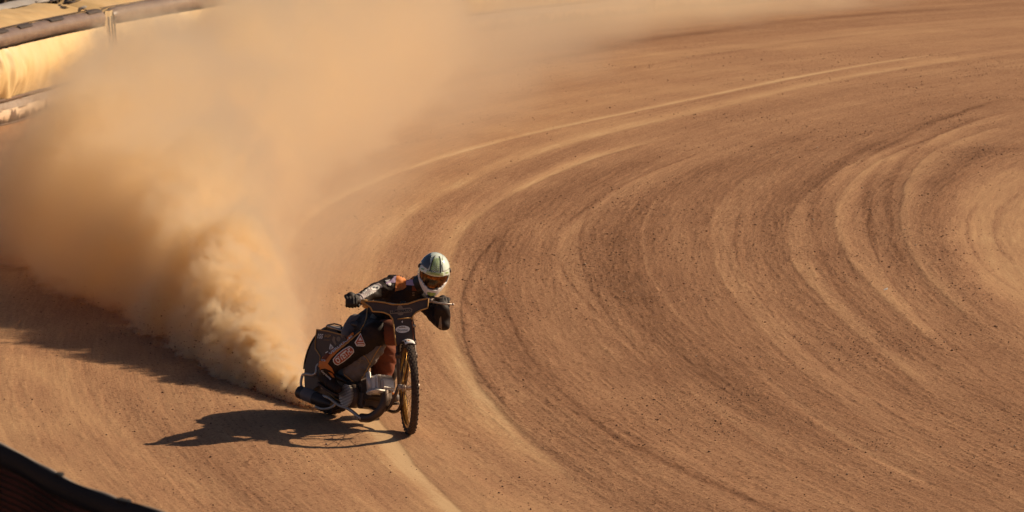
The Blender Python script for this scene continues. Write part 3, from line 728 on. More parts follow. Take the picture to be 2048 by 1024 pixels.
# --- engine: crankcase, finned barrel, silver head with exhaust
bm = bmesh.new()
lathe(bm, [(.001, -.13), (.085, -.13), (.105, -.11), (.105, .09), (.085, .11), (.001, .11)], (.56, 0, .22), (0, 1, 0), 28, False)
box(bm, (.45, -.02, .22), (.24, .20, .16), None, .02)
box(bm, (.59, -.06, .195), (.14, .18, .12), None, .015)
sharp(bm_obj('crankcase', bm, MT['dark'], bike))
bm = bmesh.new()
lathe(bm, [(.001, -.028), (.078, -.022), (.092, 0), (.092, .05), (.001, .05)], (.50, -.165, .20), (0, 1, 0), 28, False)
bm_obj('clutch_cover', bm, MT['dark'], bike)
bm = bmesh.new()
for k in range(15):
    z = -.078 + k * .0111; w = math.sqrt(max(.0005, .085 ** 2 - z * z)); box(bm, (.495, -.199, .20 + z), (w * 1.9, .018, .0052), None, 0)
bm_obj('cooling_ribs', bm, MT['alloy'], bike, smooth=False, kind='stuff')
bdir = Vector((.93, 0, .37)).normalized(); rotb = Matrix((bdir, Vector((0, 1, 0)), bdir.cross(Vector((0, 1, 0))))).transposed()
bm = bmesh.new()
for k in range(9): box(bm, Vector((.61, -.05, .262)) + bdir * k * .0145, (.006, .19, .165), rotb, 0)
box(bm, Vector((.66, -.05, .280)), (.12, .14, .12), rotb, 0)
bm_obj('cylinder_barrel', bm, MT['dark'], bike, smooth=False)
hc = Vector((.742, -.075, .325))
bm = bmesh.new()
box(bm, hc, (.085, .15, .09), rotb, .008)
for k in range(11): box(bm, hc + Vector((0, -.062 + k * .0135, .0)) + bdir * .012, (.088, .0052, .125), rotb, 0)
box(bm, hc + bdir * .055 + Vector((0, .025, -.012)), (.05, .12, .085), rotb, .014)
sharp(bm_obj('cylinder_head', bm, MT['alloy'], bike))
bm = bmesh.new(); box(bm, hc + Vector((-.045, -.078, .012)), (.05, .02, .15), rotb, .006); box(bm, hc + Vector((.03, -.05, -.055)), (.11, .12, .03), rotb, .008); bm_obj('rocker_cover', bm, MT['alloy'], bike)
bm = bmesh.new()
tube(bm, spline([hc + Vector((.05, .01, -.04)), hc + Vector((.085, -.0, -.11)), hc + Vector((.07, -.02, -.19)), hc + Vector((-.0, -.05, -.255)), hc + Vector((-.09, -.07, -.27))]), .034, 14)
bm_obj('exhaust_bend', bm, MT['dark'], bike)
bm = bmesh.new()
tube(bm, spline([hc + Vector((-.06, -.09, -.275)), (.55, -.19, .100), (.42, -.20, .115), (.30, -.21, .15), (.24, -.215, .155), (.12, -.215, .15)]), .013, 10)
bm_obj('exhaust_pipe', bm, MT['steel'], bike)
bm = bmesh.new(); sa_, sb_ = pan(600, 784, -.24), pan(655, 806, -.20)
dd = (sb_ - sa_); L = dd.length
lathe(bm, [(.0, -.012), (.028, -.012), (.050, .0), (.050, L * .85), (.036, L), (.018, L + .05), (.0, L + .05)], sa_, dd, 26, False)
sharp(bm_obj('silencer', bm, MT['carbon'], bike))
bm = bmesh.new(); lathe(bm, [(.0515, L * .18), (.0525, L * .2), (.0525, L * .55), (.0515, L * .57)], sa_, dd, 26, False); bm_obj('silencer_band', bm, MT['grey'], bike)
bm = bmesh.new()
tube(bm, spline([pan(603, 774, -.22), pan(602, 765, -.22), pan(605, 751, -.21), pan(612, 748, -.20), pan(625, 750, -.19), pan(632, 745, -.18), pan(634, 732, -.17), pan(640, 727, -.16)]), .0105, 8)
bm_obj('rear_guard_bar', bm, MT['steel'], bike)
bm = bmesh.new(); tube(bm, spline([pan(631, 813, -.24), pan(645, 818, -.23), pan(662, 815, -.22), pan(673, 806, -.2)]), .010, 8); tube(bm, [(.30, -.10, .24), (.22, -.25, .22)], .012, 8); bm_obj('foot_rest', bm, MT['steel'], bike)
bm = bmesh.new()                                        # chain cover under the boot
cc = [pan(x, y, -.155) for x, y in [(612, 752), (640, 760), (655, 775), (668, 790), (690, 802), (700, 795), (700, 770), (670, 760), (640, 742), (622, 742)]]
plate(bm, cc, (0, -1, 0), .012); bm_obj('chain_guard', bm, MT['carbon'], bike, smooth=False)
bm = bmesh.new(); tube(bm, [p + Vector((0, -.004, 0)) for p in [pan(641, 772, -.155), pan(652, 780, -.155), pan(662, 788, -.155), pan(671, 797, -.155), pan(686, 804, -.155)]], .005, 6); bm_obj('guard_edge', bm, MT['goldpaint'], bike)
# --- front end
RK = R(20); fax = (fup * math.cos(RK) - hf * math.sin(RK)).normalized(); fn = (hf * math.cos(RK) + fup * math.sin(RK)).normalized()
wc = Fc + fup * FR; top0 = wc + fup * .02 - hf * .045
def fr(a, l_, n_=0):  # along the fork axis, to the left, in front
    return top0 + fax * a + hl * l_ + fn * n_
ff = empty('front_fork', top0); bpy.context.view_layer.update(); keep_parent(ff, bike)
def wobj(name, bm, mat, parent, **k):
    o = bm_obj(name, bm, mat, None, **k); keep_parent(o, parent); return o
for s_ in (-1, 1):
    bm = bmesh.new(); tube(bm, [fr(-.03, s_ * .070, .01), fr(.20, s_ * .064, 0), fr(.46, s_ * .056, 0)], [.013, .015, .017], 12)
    tube(bm, [fr(.20, s_ * .064, 0), fr(.24, s_ * .063, 0)], .021, 12); tube(bm, [fr(.30, s_ * .061, 0), fr(.34, s_ * .060, 0)], .021, 12)
    wobj('fork_leg', bm, MT['dark'], ff)
    bm = bmesh.new(); tube(bm, [fr(-.035, s_ * .074, 0), fr(-.03, s_ * .060, .040)], .011, 10); lathe(bm, [(0, -.014), (.016, -.014), (.016, .014), (0, .014)], fr(-.02, s_ * .066, .03), hl, 16, False)
    wobj('axle_link', bm, MT['steel'], ff)
bm = bmesh.new(); lathe(bm, [(0, -.075), (.009, -.075), (.009, .075), (0, .075)], wc, hl, 12, False); wobj('axle', bm, MT['steel'], ff)
for a_, w_ in ((.44, .082), (.56, .075)):
    bm = bmesh.new(); box(bm, (0, 0, 0), (w_ * 2, .05, .022), None, .006); o = bm_obj('fork_yoke', bm, MT['steel'], None)
    o.matrix_world = Matrix.Translation(fr(a_, 0)) @ Matrix((hl, -fn, fax)).transposed().to_4x4(); keep_parent(o, ff)
bm = bmesh.new(); tube(bm, [fr(.40, 0, -.03), fr(.64, 0, -.03)], .022, 12)
for s_ in (-1, 1): tube(bm, [fr(.44, s_ * .06), fr(.60, s_ * .05)], .012, 8)
wobj('steering_stem', bm, MT['dark'], ff)
# front mudguard: small curved blade over the tyre top
bm = bmesh.new(); rings = []
for k in range(13):
    a = R(76 + k * 6); u = hf * math.cos(a) + fup * math.sin(a); w_ = .037
    rings.append([bm.verts.new(wc + u * (FR + .012 - abs(q) ** 2 * 8) + hl * q) for q in (-w_, -w_ * .5, 0, w_ * .5, w_)] + [bm.verts.new(wc + u * (FR + .008 - abs(q) ** 2 * 8) + hl * q) for q in (w_, w_ * .5, 0, -w_ * .5, -w_)])
for a, b in zip(rings, rings[1:]):
    for j in range(10): bm.faces.new((a[j], a[(j + 1) % 10], b[(j + 1) % 10], b[j]))
for rg in (rings[0], rings[-1]): bm.faces.new(rg)
fm = wobj('front_mudguard', bm, MT['white'], bike)
# handlebar: bar, grips, levers
barc = fr(.615, -.022, -.02); bl = (hl * .997 + hf * -.05).normalized()
def bar(x, z=0, f=0): return barc + bl * x + Vector((0, 0, 1)) * z + hf * f
hbz = empty('handlebar', barc); bpy.context.view_layer.update(); keep_parent(hbz, bike)
bm = bmesh.new(); tube(bm, spline([bar(-.40, .018, -.06), bar(-.27, .028, -.02), bar(-.16, .02, .0), bar(0, -.005, 0), bar(.16, .02, 0), bar(.27, .03, -.02), bar(.37, .018, -.06)]), .011, 10); wobj('bar', bm, MT['steel'], hbz)
for a_, b_ in (((-.41, .018, -.062), (-.30, .026, -.03)), ((.26, .03, -.018), (.385, .018, -.06))):
    bm = bmesh.new(); tube(bm, [bar(*a_), bar(*b_)], .0165, 12); wobj('grip', bm, MT['tyre'], hbz)
bm = bmesh.new(); box(bm, bar(-.272, .035, .03), (.065, .04, .03), None, .006); box(bm, bar(-.270, .005, .03), (.05, .03, .04), None, .008); wobj('throttle_housing', bm, MT['goldpaint'], hbz)
bm = bmesh.new(); pa, pb = PY(877, 606, barc.y - .05), PY(906, 609, barc.y - .06)
tube(bm, [bar(.20, .03, .03), pa, pb], [.010, .007, .006], 8); ellipsoid(bm, pb, (.010, .010, .010)); wobj('clutch_lever', bm, MT['steel'], hbz)
bm = bmesh.new(); lathe(bm, [(0, -.02), (.022, -.02), (.022, .02), (0, .02)], bar(.22, .035, .03), bl, 14, False); wobj('lever_clamp', bm, MT['steel'], hbz)
# handlebar fairing in front of the bars and forks
P0 = fr(.60, 0, .055)
fo = [(722, 601), (735, 602.5), (752, 603), (769, 605), (784, 609), (800, 609), (816, 607.5), (826, 604), (838, 600), (850, 598), (857, 597), (856, 606), (855, 616), (842, 620), (832, 625), (826, 631), (823.5, 639), (825, 655), (827, 680), (822, 684), (808, 686), (792, 692), (789.5, 672), (787, 650), (785, 638), (779, 630), (768, 625), (756, 623.5), (745, 623), (741, 615), (735, 604)]
fo = fo[:-1]
FO = [on_plane(x, y, P0 + fn * (.0), fn) for x, y in fo]
bm = bmesh.new(); plate(bm, FO, fn, .005); fairing = wobj('fairing', bm, MT['panel'], bike, smooth=False)
bm = bmesh.new(); tube(bm, [p + fn * .003 for p in FO[:17]], .0062, 6); wobj('fairing_trim', bm, MT['goldpaint'], fairing)
bm = bmesh.new(); tube(bm, [p + fn * .003 for p in FO[21:] + [FO[0]]], .0062, 6); wobj('fairing_trim', bm, MT['goldpaint'], fairing)
bm = bmesh.new(); tube(bm, [on_plane(x, y, P0, fn) + fn * .004 for x, y in ((795, 638), (822, 635.5))], .0045, 6); wobj('fairing_trim', bm, MT['goldpaint'], fairing)
bm = bmesh.new(); tube(bm, [p + fn * .002 for p in FO[16:20]], .0035, 6); wobj('fairing_trim', bm, MT['rust'], fairing)
# lettering on the fairing
tf = bvh_of([fairing])
def oval(cx, cy, rx, ry, ang=0, n=28):
    ca, sa = math.cos(R(ang)), math.sin(R(ang))
    return [(cx + rx * math.cos(t) * ca + ry * math.sin(t) * sa, cy - rx * math.cos(t) * sa + ry * math.sin(t) * ca) for t in [2 * math.pi * k / n for k in range(n)]]
patch('badge', oval(805.5, 658.5, 14.2, 7.2, 3), MT['white'], fairing, tf, .0025, 4)
patch('badge_print', [(797, 656), (800, 653.5), (802, 655.5), (804, 652), (806, 655), (808, 653), (813, 656.5), (809, 655.4), (804, 655.6)], MT['khaki'], fairing, tf, .0045, 4)
lettering('Donmat', 805.5, 660, 3, 5, MT['ink'], fairing, tf, width=20, bold=0)
patch('badge', oval(800, 616, 5.5, 5.6), MT['khaki'], fairing, tf, .002, 4); patch('badge', oval(801, 627, 6, 3.6), MT['khaki'], fairing, tf, .002, 4)
patch('badge', [(779.5, 621), (792, 619.5), (804, 616.5), (820, 615), (825, 618), (824, 624), (813, 626), (800, 627), (780, 628)], MT['khaki'], fairing, tf, .0028, 4)
lettering('LEMONATO', 802, 622, 4, 5.6, MT['ink'], fairing, tf, width=40, bold=.03)
lettering('4', 804.3, 643.5, 0, 4.6, MT['white'], fairing, tf)
# side panel lettering
ts = bvh_of([side_panel])
lettering('155', 640.5, 672.5, -6, 9.5, MT['white'], side_panel, ts, width=11, bold=.03, shear=.2)
lettering('SGP', 655, 672, -3, 5.5, MT['goldpaint'], side_panel, ts, width=13, bold=.02, shear=.25)
lettering('CHAMPION', 654, 680, -3, 1.8, MT['goldpaint'], side_panel, ts, width=13, bold=0)
patch('emblem', oval(677, 678, 4, 5), MT['khaki'], side_panel, ts, .002, 4)
patch('emblem', [(667, 672), (671, 675), (670, 681), (673, 687), (671, 691), (666, 684), (664, 680)], MT['khaki'], side_panel, ts, .003, 4)
patch('emblem', [(660.5, 687), (667.5, 695), (661, 702), (658, 697)], MT['white'], side_panel, ts, .0025, 4)
for q in range(3): patch('emblem_bar', [(660 - q * .3, 693.6 + q * 2.4), (664.5 - q, 693 + q * 2.2), (664.7 - q, 694 + q * 2.2), (660 - q * .3, 694.6 + q * 2.4)], MT['ink'], side_panel, ts, .004, 4)
patch('emblem', [(652, 704), (656, 702), (656, 708), (651, 713), (650.5, 711), (653.5, 707), (650, 706)], MT['white'], side_panel, ts, .003, 4)
tm = bvh_of([fm]); patch('stripe', [(806, 676), (815, 677), (820, 682), (814, 682)], MT['orange'], fm, tm, .002, 3); patch('stripe', [(797, 676), (806, 676), (813, 681), (812, 684), (800, 684)], MT['ink'], fm, tm, .002, 3)
# ---------------------------------------------------------------- rider
rider = empty('person', (Rc.x + .35, Rc.y - .3, .02), 'speedway rider in dusty black suit and mint helmet crouching over the handlebar', 'person')
bpy.context.view_layer.update()
P = PY
bcY = barc.y
pelvis = P(728, 664, 30.42); belly = P(765, 634, 30.30); chest = P(800, 596, 30.16); neck = P(834, 570, 30.05)
rsh = P(790, 570, 30.14); rel = P(746, 584, 30.00); rwr = P(716, 600, bcY + .05)
lsh = P(846, 600, 30.12); lel = P(886, 646, 29.84); lwr = P(884, 618, bcY - .0)
rhip = P(735, 655, 30.30); rkn = P(753, 668, 29.92); ran = P(658, 742, 30.02)
lhip = P(745, 655, 30.50); lkn = P(782, 690, 30.30); lan = P(776, 775, 30.28)
bm = bmesh.new()
ellipsoid(bm, pelvis, (.145, .15, .13)); capsule(bm, pelvis, belly, .135, .13); capsule(bm, belly, chest, .13, .145)
ellipsoid(bm, chest + Vector((0, .02, .0)), (.16, .14, .145)); capsule(bm, chest, neck, .10, .07)
capsule(bm, chest + Vector((0, 0, .03)), rsh, .11, .088); capsule(bm, rsh, rel, .080, .060); capsule(bm, rel, rwr, .060, .040)
capsule(bm, chest, lsh, .11, .08); capsule(bm, lsh, lel, .078, .056); capsule(bm, lel, lwr, .060, .055); capsule(bm, lel + Vector((0, -.02, 0)), lel + Vector((0, .03, -.01)), .058, .05)
capsule(bm, rhip, rkn, .115, .098); capsule(bm, rkn, ran + Vector((0, 0, .05)), .102, .080)
capsule(bm, lhip, lkn, .115, .085); capsule(bm, lkn, lan, .080, .050)
body = fuse(bm, 'suit', MT['suit'], rider, .011, 7, fold=.0055, fscale=10)
# --- boots
def boot(name, heel, toe, up, mats, parent, top):
    t = (toe - heel); L = t.length; t.normalize(); s_ = up.cross(t).normalized(); u = t.cross(s_)
    q = lambda a, b, c: heel + t * a * L + s_ * b + u * c
    bm = bmesh.new(); capsule(bm, q(.12, 0, .045), q(.55, 0, .045), .044, .044); capsule(bm, q(.5, 0, .040), q(.90, 0, .032), .046, .034)
    capsule(bm, q(.15, 0, .08), q(.42, 0, .075), .046, .040); capsule(bm, q(.16, 0, .07), top, .046, .055)
    o = fuse(bm, name, mats, parent, .007, 4, fold=.002, fscale=20)
    bm = bmesh.new(); n_ = 24; ring = []
    for k in range(n_):
        a = 2 * math.pi * k / n_; x = .5 + .5 * math.cos(a); w = .043 * (abs(math.sin(a)) ** .7) * (1 if x > .4 else .85)
        ring.append(q(x * 1.02 - .01, w * (1 if math.sin(a) > 0 else -1), -.006))
    plate(bm, ring, u, .016); so = bm_obj('sole', bm, MT['tyre'], None, smooth=False); keep_parent(so, o); return o
rb = boot('boot', P(638, 762, 30.10), P(676, 788, 29.90), Vector((.15, .25, .95)), MT['suit'], rider, ran + Vector((0, .0, .02)))
lb = boot('boot', P(766, 803, 30.42), P(794, 804, 30.20), Vector((0, 0, 1)), MT['grey'], rider, lan)
# --- gloved hands: palm, four bent fingers and a thumb closed on the grip
def hand(wrist, gc, ax, front, side):
    """gc grip centre, ax unit along the bar towards the thumb side, front = away from the rider"""
    bm = bmesh.new(); up = front.cross(ax).normalized() * 1
    if up.z < 0: up = -up
    kn = gc + up * .034 + front * .012
    capsule(bm, wrist, gc + up * .030 - front * .030, .033, .036)
    for k, (L, r_) in enumerate(((.95, .0115), (1.06, .0120), (1.0, .0115), (.84, .0100))):
        o = ax * (.033 - k * .0225)
        a0 = gc + o + up * .034 - front * .030; a1 = gc + o + up * .036 + front * .018 * L; a2 = gc + o + up * .008 + front * .042 * L; a3 = gc + o - up * .024 * L + front * .030; a4 = gc + o - up * .030 * L + front * .002
        capsule(bm, a0, a1, .017, r_ * 1.15, 10); capsule(bm, a1, a2, r_ * 1.15, r_ * 1.05, 10); capsule(bm, a2, a3, r_ * 1.05, r_, 10); capsule(bm, a3, a4, r_, r_ * .9, 10)
    t0 = gc + ax * .036 + up * .010 - front * .040; t1 = gc + ax * .062 - up * .012 - front * .022; t2 = gc + ax * .058 - up * .032 + front * .012
    capsule(bm, t0, t1, .017, .0145, 10); capsule(bm, t1, t2, .0145, .0115, 10)
    return fuse(bm, 'glove', MT['glove'], rider, .0042, 2)
g1_ = hand(rwr, bar(-.372, .024, -.048), bl, (hf + Vector((0, 0, -.35))).normalized(), -1)
g2_ = hand(lwr + Vector((0, .03, .0)), bar(.338, -.012, -.048), -bl, (hf + Vector((0, 0, .1))).normalized(), 1)
bm = bmesh.new(); d_ = (rwr - rel).normalized(); lathe(bm, [(.040, -.008), (.048, -.006), (.048, .006), (.040, .008)], rwr - d_ * .012, d_, 20); wobj('cuff', bm, MT['sleeve'], rider)
bm = bmesh.new(); d_ = (lwr - lel).normalized(); lathe(bm, [(.044, -.005), (.052, -.004), (.052, .004), (.044, .005)], lwr - d_ * .045, d_ + Vector((0, -.5, .2)), 20); wobj('cuff', bm, MT['goldpaint'], rider)
# --- helmet
hc0 = P(868, 542, 29.90)
hfw = (Vector((.02, -1, -.30))).normalized(); roll = R(-10)
hs = Vector((0, 0, 1)).cross(hfw).normalized(); hu = hfw.cross(hs).normalized()
hs2 = hs * math.cos(roll) + hu * math.sin(roll); hu2 = hfw.cross(hs2).normalized()
helm = empty('helmet', hc0); helm.matrix_world = Matrix.Translation(hc0) @ Matrix((hfw, hs2, hu2)).transposed().to_4x4()
bpy.context.view_layer.update(); keep_parent(helm, rider)
HSC = 1.0
def hshape(az, el):
    """outer shell of the helmet, x forward, y to the wearer's left, z up"""
    ca, sa, ce, se = math.cos(az), math.sin(az), math.cos(el), math.sin(el)
    x, y, z = ce * ca * .148, ce * sa * .122, se * .142
    f = max(0, ca)
    if se < -.05:
        k = min(1, (-.05 - se) / .75)
        x += f * .050 * math.sin(min(1, k * 1.25) * math.pi * .62); z -= f * .045 * k; y *= 1 - .42 * k * (f ** 1.2)
        z -= .018 * k
    if se > .1: y *= 1 - .05 * (se - .1)
    return Vector((x, y, z))
def shell_grid(nm, sel, mat, lift=0.0, th=.006, naz=96, nel=60, parent=None):
    bm = bmesh.new(); vs = {}
    def V(i, j):
        i %= naz
        if (i, j) not in vs:
            az = 2 * math.pi * i / naz; el = R(-62) + (R(90) - R(-62)) * j / nel
            p = hshape(az, el); vs[i, j] = bm.verts.new(p * (1 + lift))
        return vs[i, j]
    for i in range(naz):
        for j in range(nel):
            az = 2 * math.pi * (i + .5) / naz; az = (az + math.pi) % (2 * math.pi) - math.pi; el = R(-62) + R(152) * (j + .5) / nel
            if sel(math.degrees(az), math.degrees(el)):
                f = [V(i, j), V(i + 1, j), V(i + 1, j + 1), V(i, j + 1)]
                try: bm.faces.new(f)
                except ValueError: pass
    bmesh.ops.remove_doubles(bm, verts=bm.verts, dist=1e-5)
    o = bm_obj(nm, bm, mat, parent)
    md = o.modifiers.new('t', 'SOLIDIFY'); md.thickness = th; md.offset = -1
    return o
def port(az, el):                                       # eye opening
    return abs(az) < 68 and -15 - 7 * math.cos(R(az * 1.6)) * (abs(az) < 50) < el < 7 + 2.5 * math.cos(R(az * 1.4))
shell_grid('shell', lambda a, e: not port(a, e) and e > -30 + 0 and not (e < -5 and abs(a) < 90), MT['mint'], 0, .008, parent=helm)
shell_grid('chin_bar', lambda a, e: not port(a, e) and e <= -5 and abs(a) < 90, MT['white'], .0, .008, parent=helm)
shell_grid('lower_rim', lambda a, e: e <= -30 and abs(a) >= 90 or (e < -44 and abs(a) > 20 and abs(a) < 90), MT['greyhelm'], .004, .006, parent=helm)
shell_grid('goggle_lens', lambda a, e: abs(a) < 64 and -28 < e < 9, MT['lens'], -.05, .004, parent=helm)
shell_grid('goggle_frame', lambda a, e: port(a, e) and not (abs(a) < 62 and -19 < e < 6), MT['ink'], -.045, .008, parent=helm)
shell_grid('peak_panel', lambda a, e: abs(a) < 34 and 12 < e < 22, MT['palegreen'], .022, .006, parent=helm)
for s_ in (-1, 1):
    shell_grid('side_panel', lambda a, e, s=s_: 30 + max(0, (e - 42)) * 1.1 < a * s < 100 + (e - 30) * .6 and 24 < e < 66, MT['slate'] if s_ < 0 else MT['mint'], .014, .006, parent=helm)
    bm = bmesh.new(); p_ = hshape(s_ * R(82), R(14)); lathe(bm, [(0, -.004), (.016, -.004), (.016, .004), (0, .006)], p_ * 1.02, p_, 16, False); bm_obj('pivot', bm, MT['dark'], helm)
for s_ in (-1, 1):
    pts = [hshape(s_ * R(20 + 12 * t * t), R(14 + 62 * t)) * 1.012 for t in [k / 10 for k in range(11)]] ; bm = bmesh.new(); tube(bm, pts, .0030, 6); bm_obj('pinstripe', bm, MT['ink'], helm)
    pts = [hshape(s_ * R(23 + 14 * t * t), R(14 + 62 * t)) * 1.012 for t in [k / 10 for k in range(11)]] ; bm = bmesh.new(); tube(bm, pts, .0018, 6); bm_obj('pinstripe', bm, MT['ink'], helm)
bm = bmesh.new(); cp = hshape(0, R(-44))
for s_ in (-1, 0, 1):
    ellipsoid(bm, hshape(s_ * R(15), R(-40)) * 1.0, (.010, .013, .012), None, 2)
bm_obj('chin_vent', bm, MT['ink'], helm)
def hpix(az, el, l=1.0):
    p = helm.matrix_world @ (hshape(R(az), R(el)) * l); d = p - EYE; c, s = math.cos(PITCH), math.sin(PITCH)
    z = d.y * c - d.z * s; return 1024 + FPX * d.x / z, 512 - FPX * (d.y * s + d.z * c) / z
bpy.context.view_layer.update()
hm = [o for o in helm.children if o.name.split('.')[0] in ('shell', 'chin_bar', 'peak_panel')]
th_ = bvh_of(hm)
hc_ = [hpix(s * a, e) for s, a, e in ((-1, 26, -31), (-1, 14, -28), (1, 14, -28), (1, 26, -31), (1, 14, -50), (1, 6, -60), (-1, 6, -60), (-1, 14, -50))]
patch('chin_print', hc_, MT['green'], helm, th_, .003, 3)
for s_, a0, a1 in ((-1, 4, 16), (1, 4, 16)):
    patch('chin_opening', [hpix(s_ * a0, -38), hpix(s_ * a1, -37), hpix(s_ * (a1 - 3), -46), hpix(s_ * a0, -52)], MT['ink'], helm, th_, .005, 3)
patch('brow_print', [hpix(a, 13) for a in range(-26, 27, 4)] + [hpix(a, 20) for a in range(26, -27, -4)], MT['palegreen'], helm, th_, .003, 3)
patch('brow_print', [hpix(a, 14.5) for a in range(-18, 19, 4)] + [hpix(a, 18) for a in range(18, -19, -4)], MT['green'], helm, th_, .005, 3)
for k, (w_, s, h_) in enumerate(((4.5, 'ROLL', 30), (4.4, 'ROLL', 37), (4.2, 'ROLL', 44), (3.8, 'ROLL', 50.5), (3.2, 'ROLL', 56.5), (2.9, 'ROLL', 62), (2.4, 'THIS', 67.5))):
    x, y = hpix(-1, h_); a, b = hpix(-8, h_), hpix(8, h_); lettering(s, x, y, -math.degrees(math.atan2(b[1] - a[1], b[0] - a[0])), w_ * 1.05, MT['green'], helm, th_, width=19 - k * 1.3, bold=.03)
x, y = hpix(0, 24); lettering('EOIL', x, y, -8, 3.6, MT['ink'], helm, th_, width=17, bold=0)
for s_ in (-1, 1):
    for a0, e0, a1, e1, mm in ((44, 20, 62, 12, 'green'), (66, 30, 84, 18, 'slate'), (40, 66, 52, 60, 'green')):
        patch('side_print', [hpix(s_ * a0, e0), hpix(s_ * a1, e0 - 4), hpix(s_ * (a1 + 3), e1), hpix(s_ * (a0 + 5), e1 + 3)], MT[mm], helm, th_, .004, 3)
# --- neck collar, goggles strap
bm = bmesh.new(); capsule(bm, neck, hc0 + Vector((-.03, .06, -.07)), .068, .075); fuse(bm, 'neck_brace', MT['ink'], rider, .010, 3)
# --- cloth panels and print on the suit
bpy.context.view_layer.update(); tb = bvh_of([body])
patch('shoulder_panel', [(793, 551), (806, 551), (816, 555), (812, 560), (811, 566), (813, 574), (806, 579), (790, 583), (791, 570), (792, 560)], MT['orange'], rider, tb, .004)
patch('epaulette', [(808, 553), (818, 553), (828, 555), (828, 559), (812, 558)], MT['orange'], rider, tb, .007)
patch('chest_band', [(812, 558), (826, 558), (836, 560), (836, 571), (826, 571), (812, 570)], MT['lilac'], rider, tb, .005)
patch('chest_stripe', [(824, 571), (834, 571), (833, 582), (824, 582)], MT['rust'], rider, tb, .004)
for k in range(3): patch('chest_stripe', [(824.5, 584 + k * 3), (829, 584.5 + k * 3), (829, 586 + k * 3), (824.5, 585.3 + k * 3)], MT['khaki'], rider, tb, .004)
patch('shoulder_print', [(771, 565), (781, 560), (788, 553), (794, 551), (796, 560), (790, 566), (783, 565), (781, 572), (775, 570)], MT['lilac'], rider, tb, .003)
patch('shoulder_print', [(776, 567), (781, 565), (783, 568), (781, 571.5), (777, 570)], MT['white'], rider, tb, .006)
patch('shoulder_print', [(770, 560.5), (781, 558.5), (776, 563), (772, 564)], MT['white'], rider, tb, .006)
patch('sleeve_panel', [(716, 597), (722, 588), (734, 577), (745, 570), (757, 566), (764, 570), (766, 574), (757, 577), (754, 582), (745, 587), (736, 592), (729, 596), (722, 600), (718, 602)], MT['sleeve'], rider, tb, .003)
patch('roundel', oval(751, 575, 9, 5.3, 12), MT['white'], rider, tb, .0055)
patch('roundel_mark', [(745, 574), (749, 573), (751, 575), (747, 576)], MT['greyhelm'], rider, tb, .008, 3); patch('roundel_mark', [(752, 574), (756, 572.5), (757, 576), (755, 577)], MT['greyhelm'], rider, tb, .008, 3)
lettering('BMW', 739.5, 587.5, 210, 5.6, MT['white'], rider, tb, width=16, bold=0.01, lift=.007)
lettering('BMW', 733, 580.5, 38, 4, MT['white'], rider, tb, width=17, bold=0.03, lift=.007)
# leg
patch('leg_panel', [(632, 728), (646, 710), (664, 698), (688, 680), (706, 664), (708, 669), (692, 688), (676, 703), (662, 717), (654, 730), (642, 731)], MT['orange'], rider, tb, .003, label='burnt orange side stripe of the trouser leg')
patch('leg_panel', [(640, 722), (652, 706), (668, 692), (684, 678), (690, 676), (676, 692), (662, 706), (650, 722)], MT['rust'], rider, tb, .0055)
wt = [(728, 668), (720, 676), (712, 684), (704, 690), (697, 697)]
lettering('VERDOOM', 681, 690, 39, 4.8, MT['white'], rider, tb, width=58, bold=.03, lift=.007)
lettering('ICE', 647, 720.5, -14, 3.4, MT['white'], rider, tb, width=8, lift=.007)
def rot2(pts, cx, cy, ang):
    ca, sa = math.cos(R(ang)), math.sin(R(ang)); return [(cx + x * ca + y * sa, cy - x * sa + y * ca) for x, y in pts]
badge = [(-24, -3), (-21, -8), (-8, -10.5), (8, -10.5), (21, -8), (24, -3), (24, 3), (21, 8), (8, 10), (-8, 10), (-21, 8), (-24, 3)]
patch('word_badge', rot2(badge, 687, 711.5, 39), MT['white'], rider, tb, .005)
patch('word_badge', rot2([(x * .93, y * .83) for x, y in badge], 687, 711.5, 39), MT['redbrown'], rider, tb, .008)
lettering('OVETHI', 687, 711.5, 39, 12.0, MT['white'], rider, tb, width=38, bold=.04, lift=.011)
tri = [(721, 666), (731, 690), (728, 693), (713, 692.5), (709, 685)]
patch('triangle_badge', tri, MT['white'], rider, tb, .005)
patch('triangle_badge', [(721, 669), (729, 689), (727.5, 691), (714.5, 690.5), (711.5, 685)], MT['redbrown'], rider, tb, .008)
patch('triangle_mark', [(720.5, 674), (724.5, 681), (717, 681)], MT['white'], rider, tb, .011, 3)
for q in (684.3, 688): patch('triangle_mark', [(715, q), (727, q), (728, q + 1.6), (715, q + 1.6)], MT['white'], rider, tb, .011, 4)
patch('hip_print', [(742, 629), (745, 627), (754, 634), (752, 638), (740, 635)], MT['khaki'], rider, tb, .004, 3)
for pts in ([(735, 612), (734, 630), (730, 645), (722, 660)], [(722, 662), (706, 676), (690, 690), (672, 702)]):
    bm = bmesh.new(); q = []
    for x, y in spline([Vector((a, b, 0)) for a, b in pts]).__iter__() if False else [(v.x, v.y) for v in spline([Vector((a, b, 0)) for a, b in pts], 6)]:
        h = tb.ray_cast(EYE, ray(x, y))
        if h[0] is not None: q.append(h[0] - ray(x, y) * .003)
    if len(q) > 2: tube(bm, q, .0060, 6); wobj('piping', bm, MT['goldpaint'], rider)
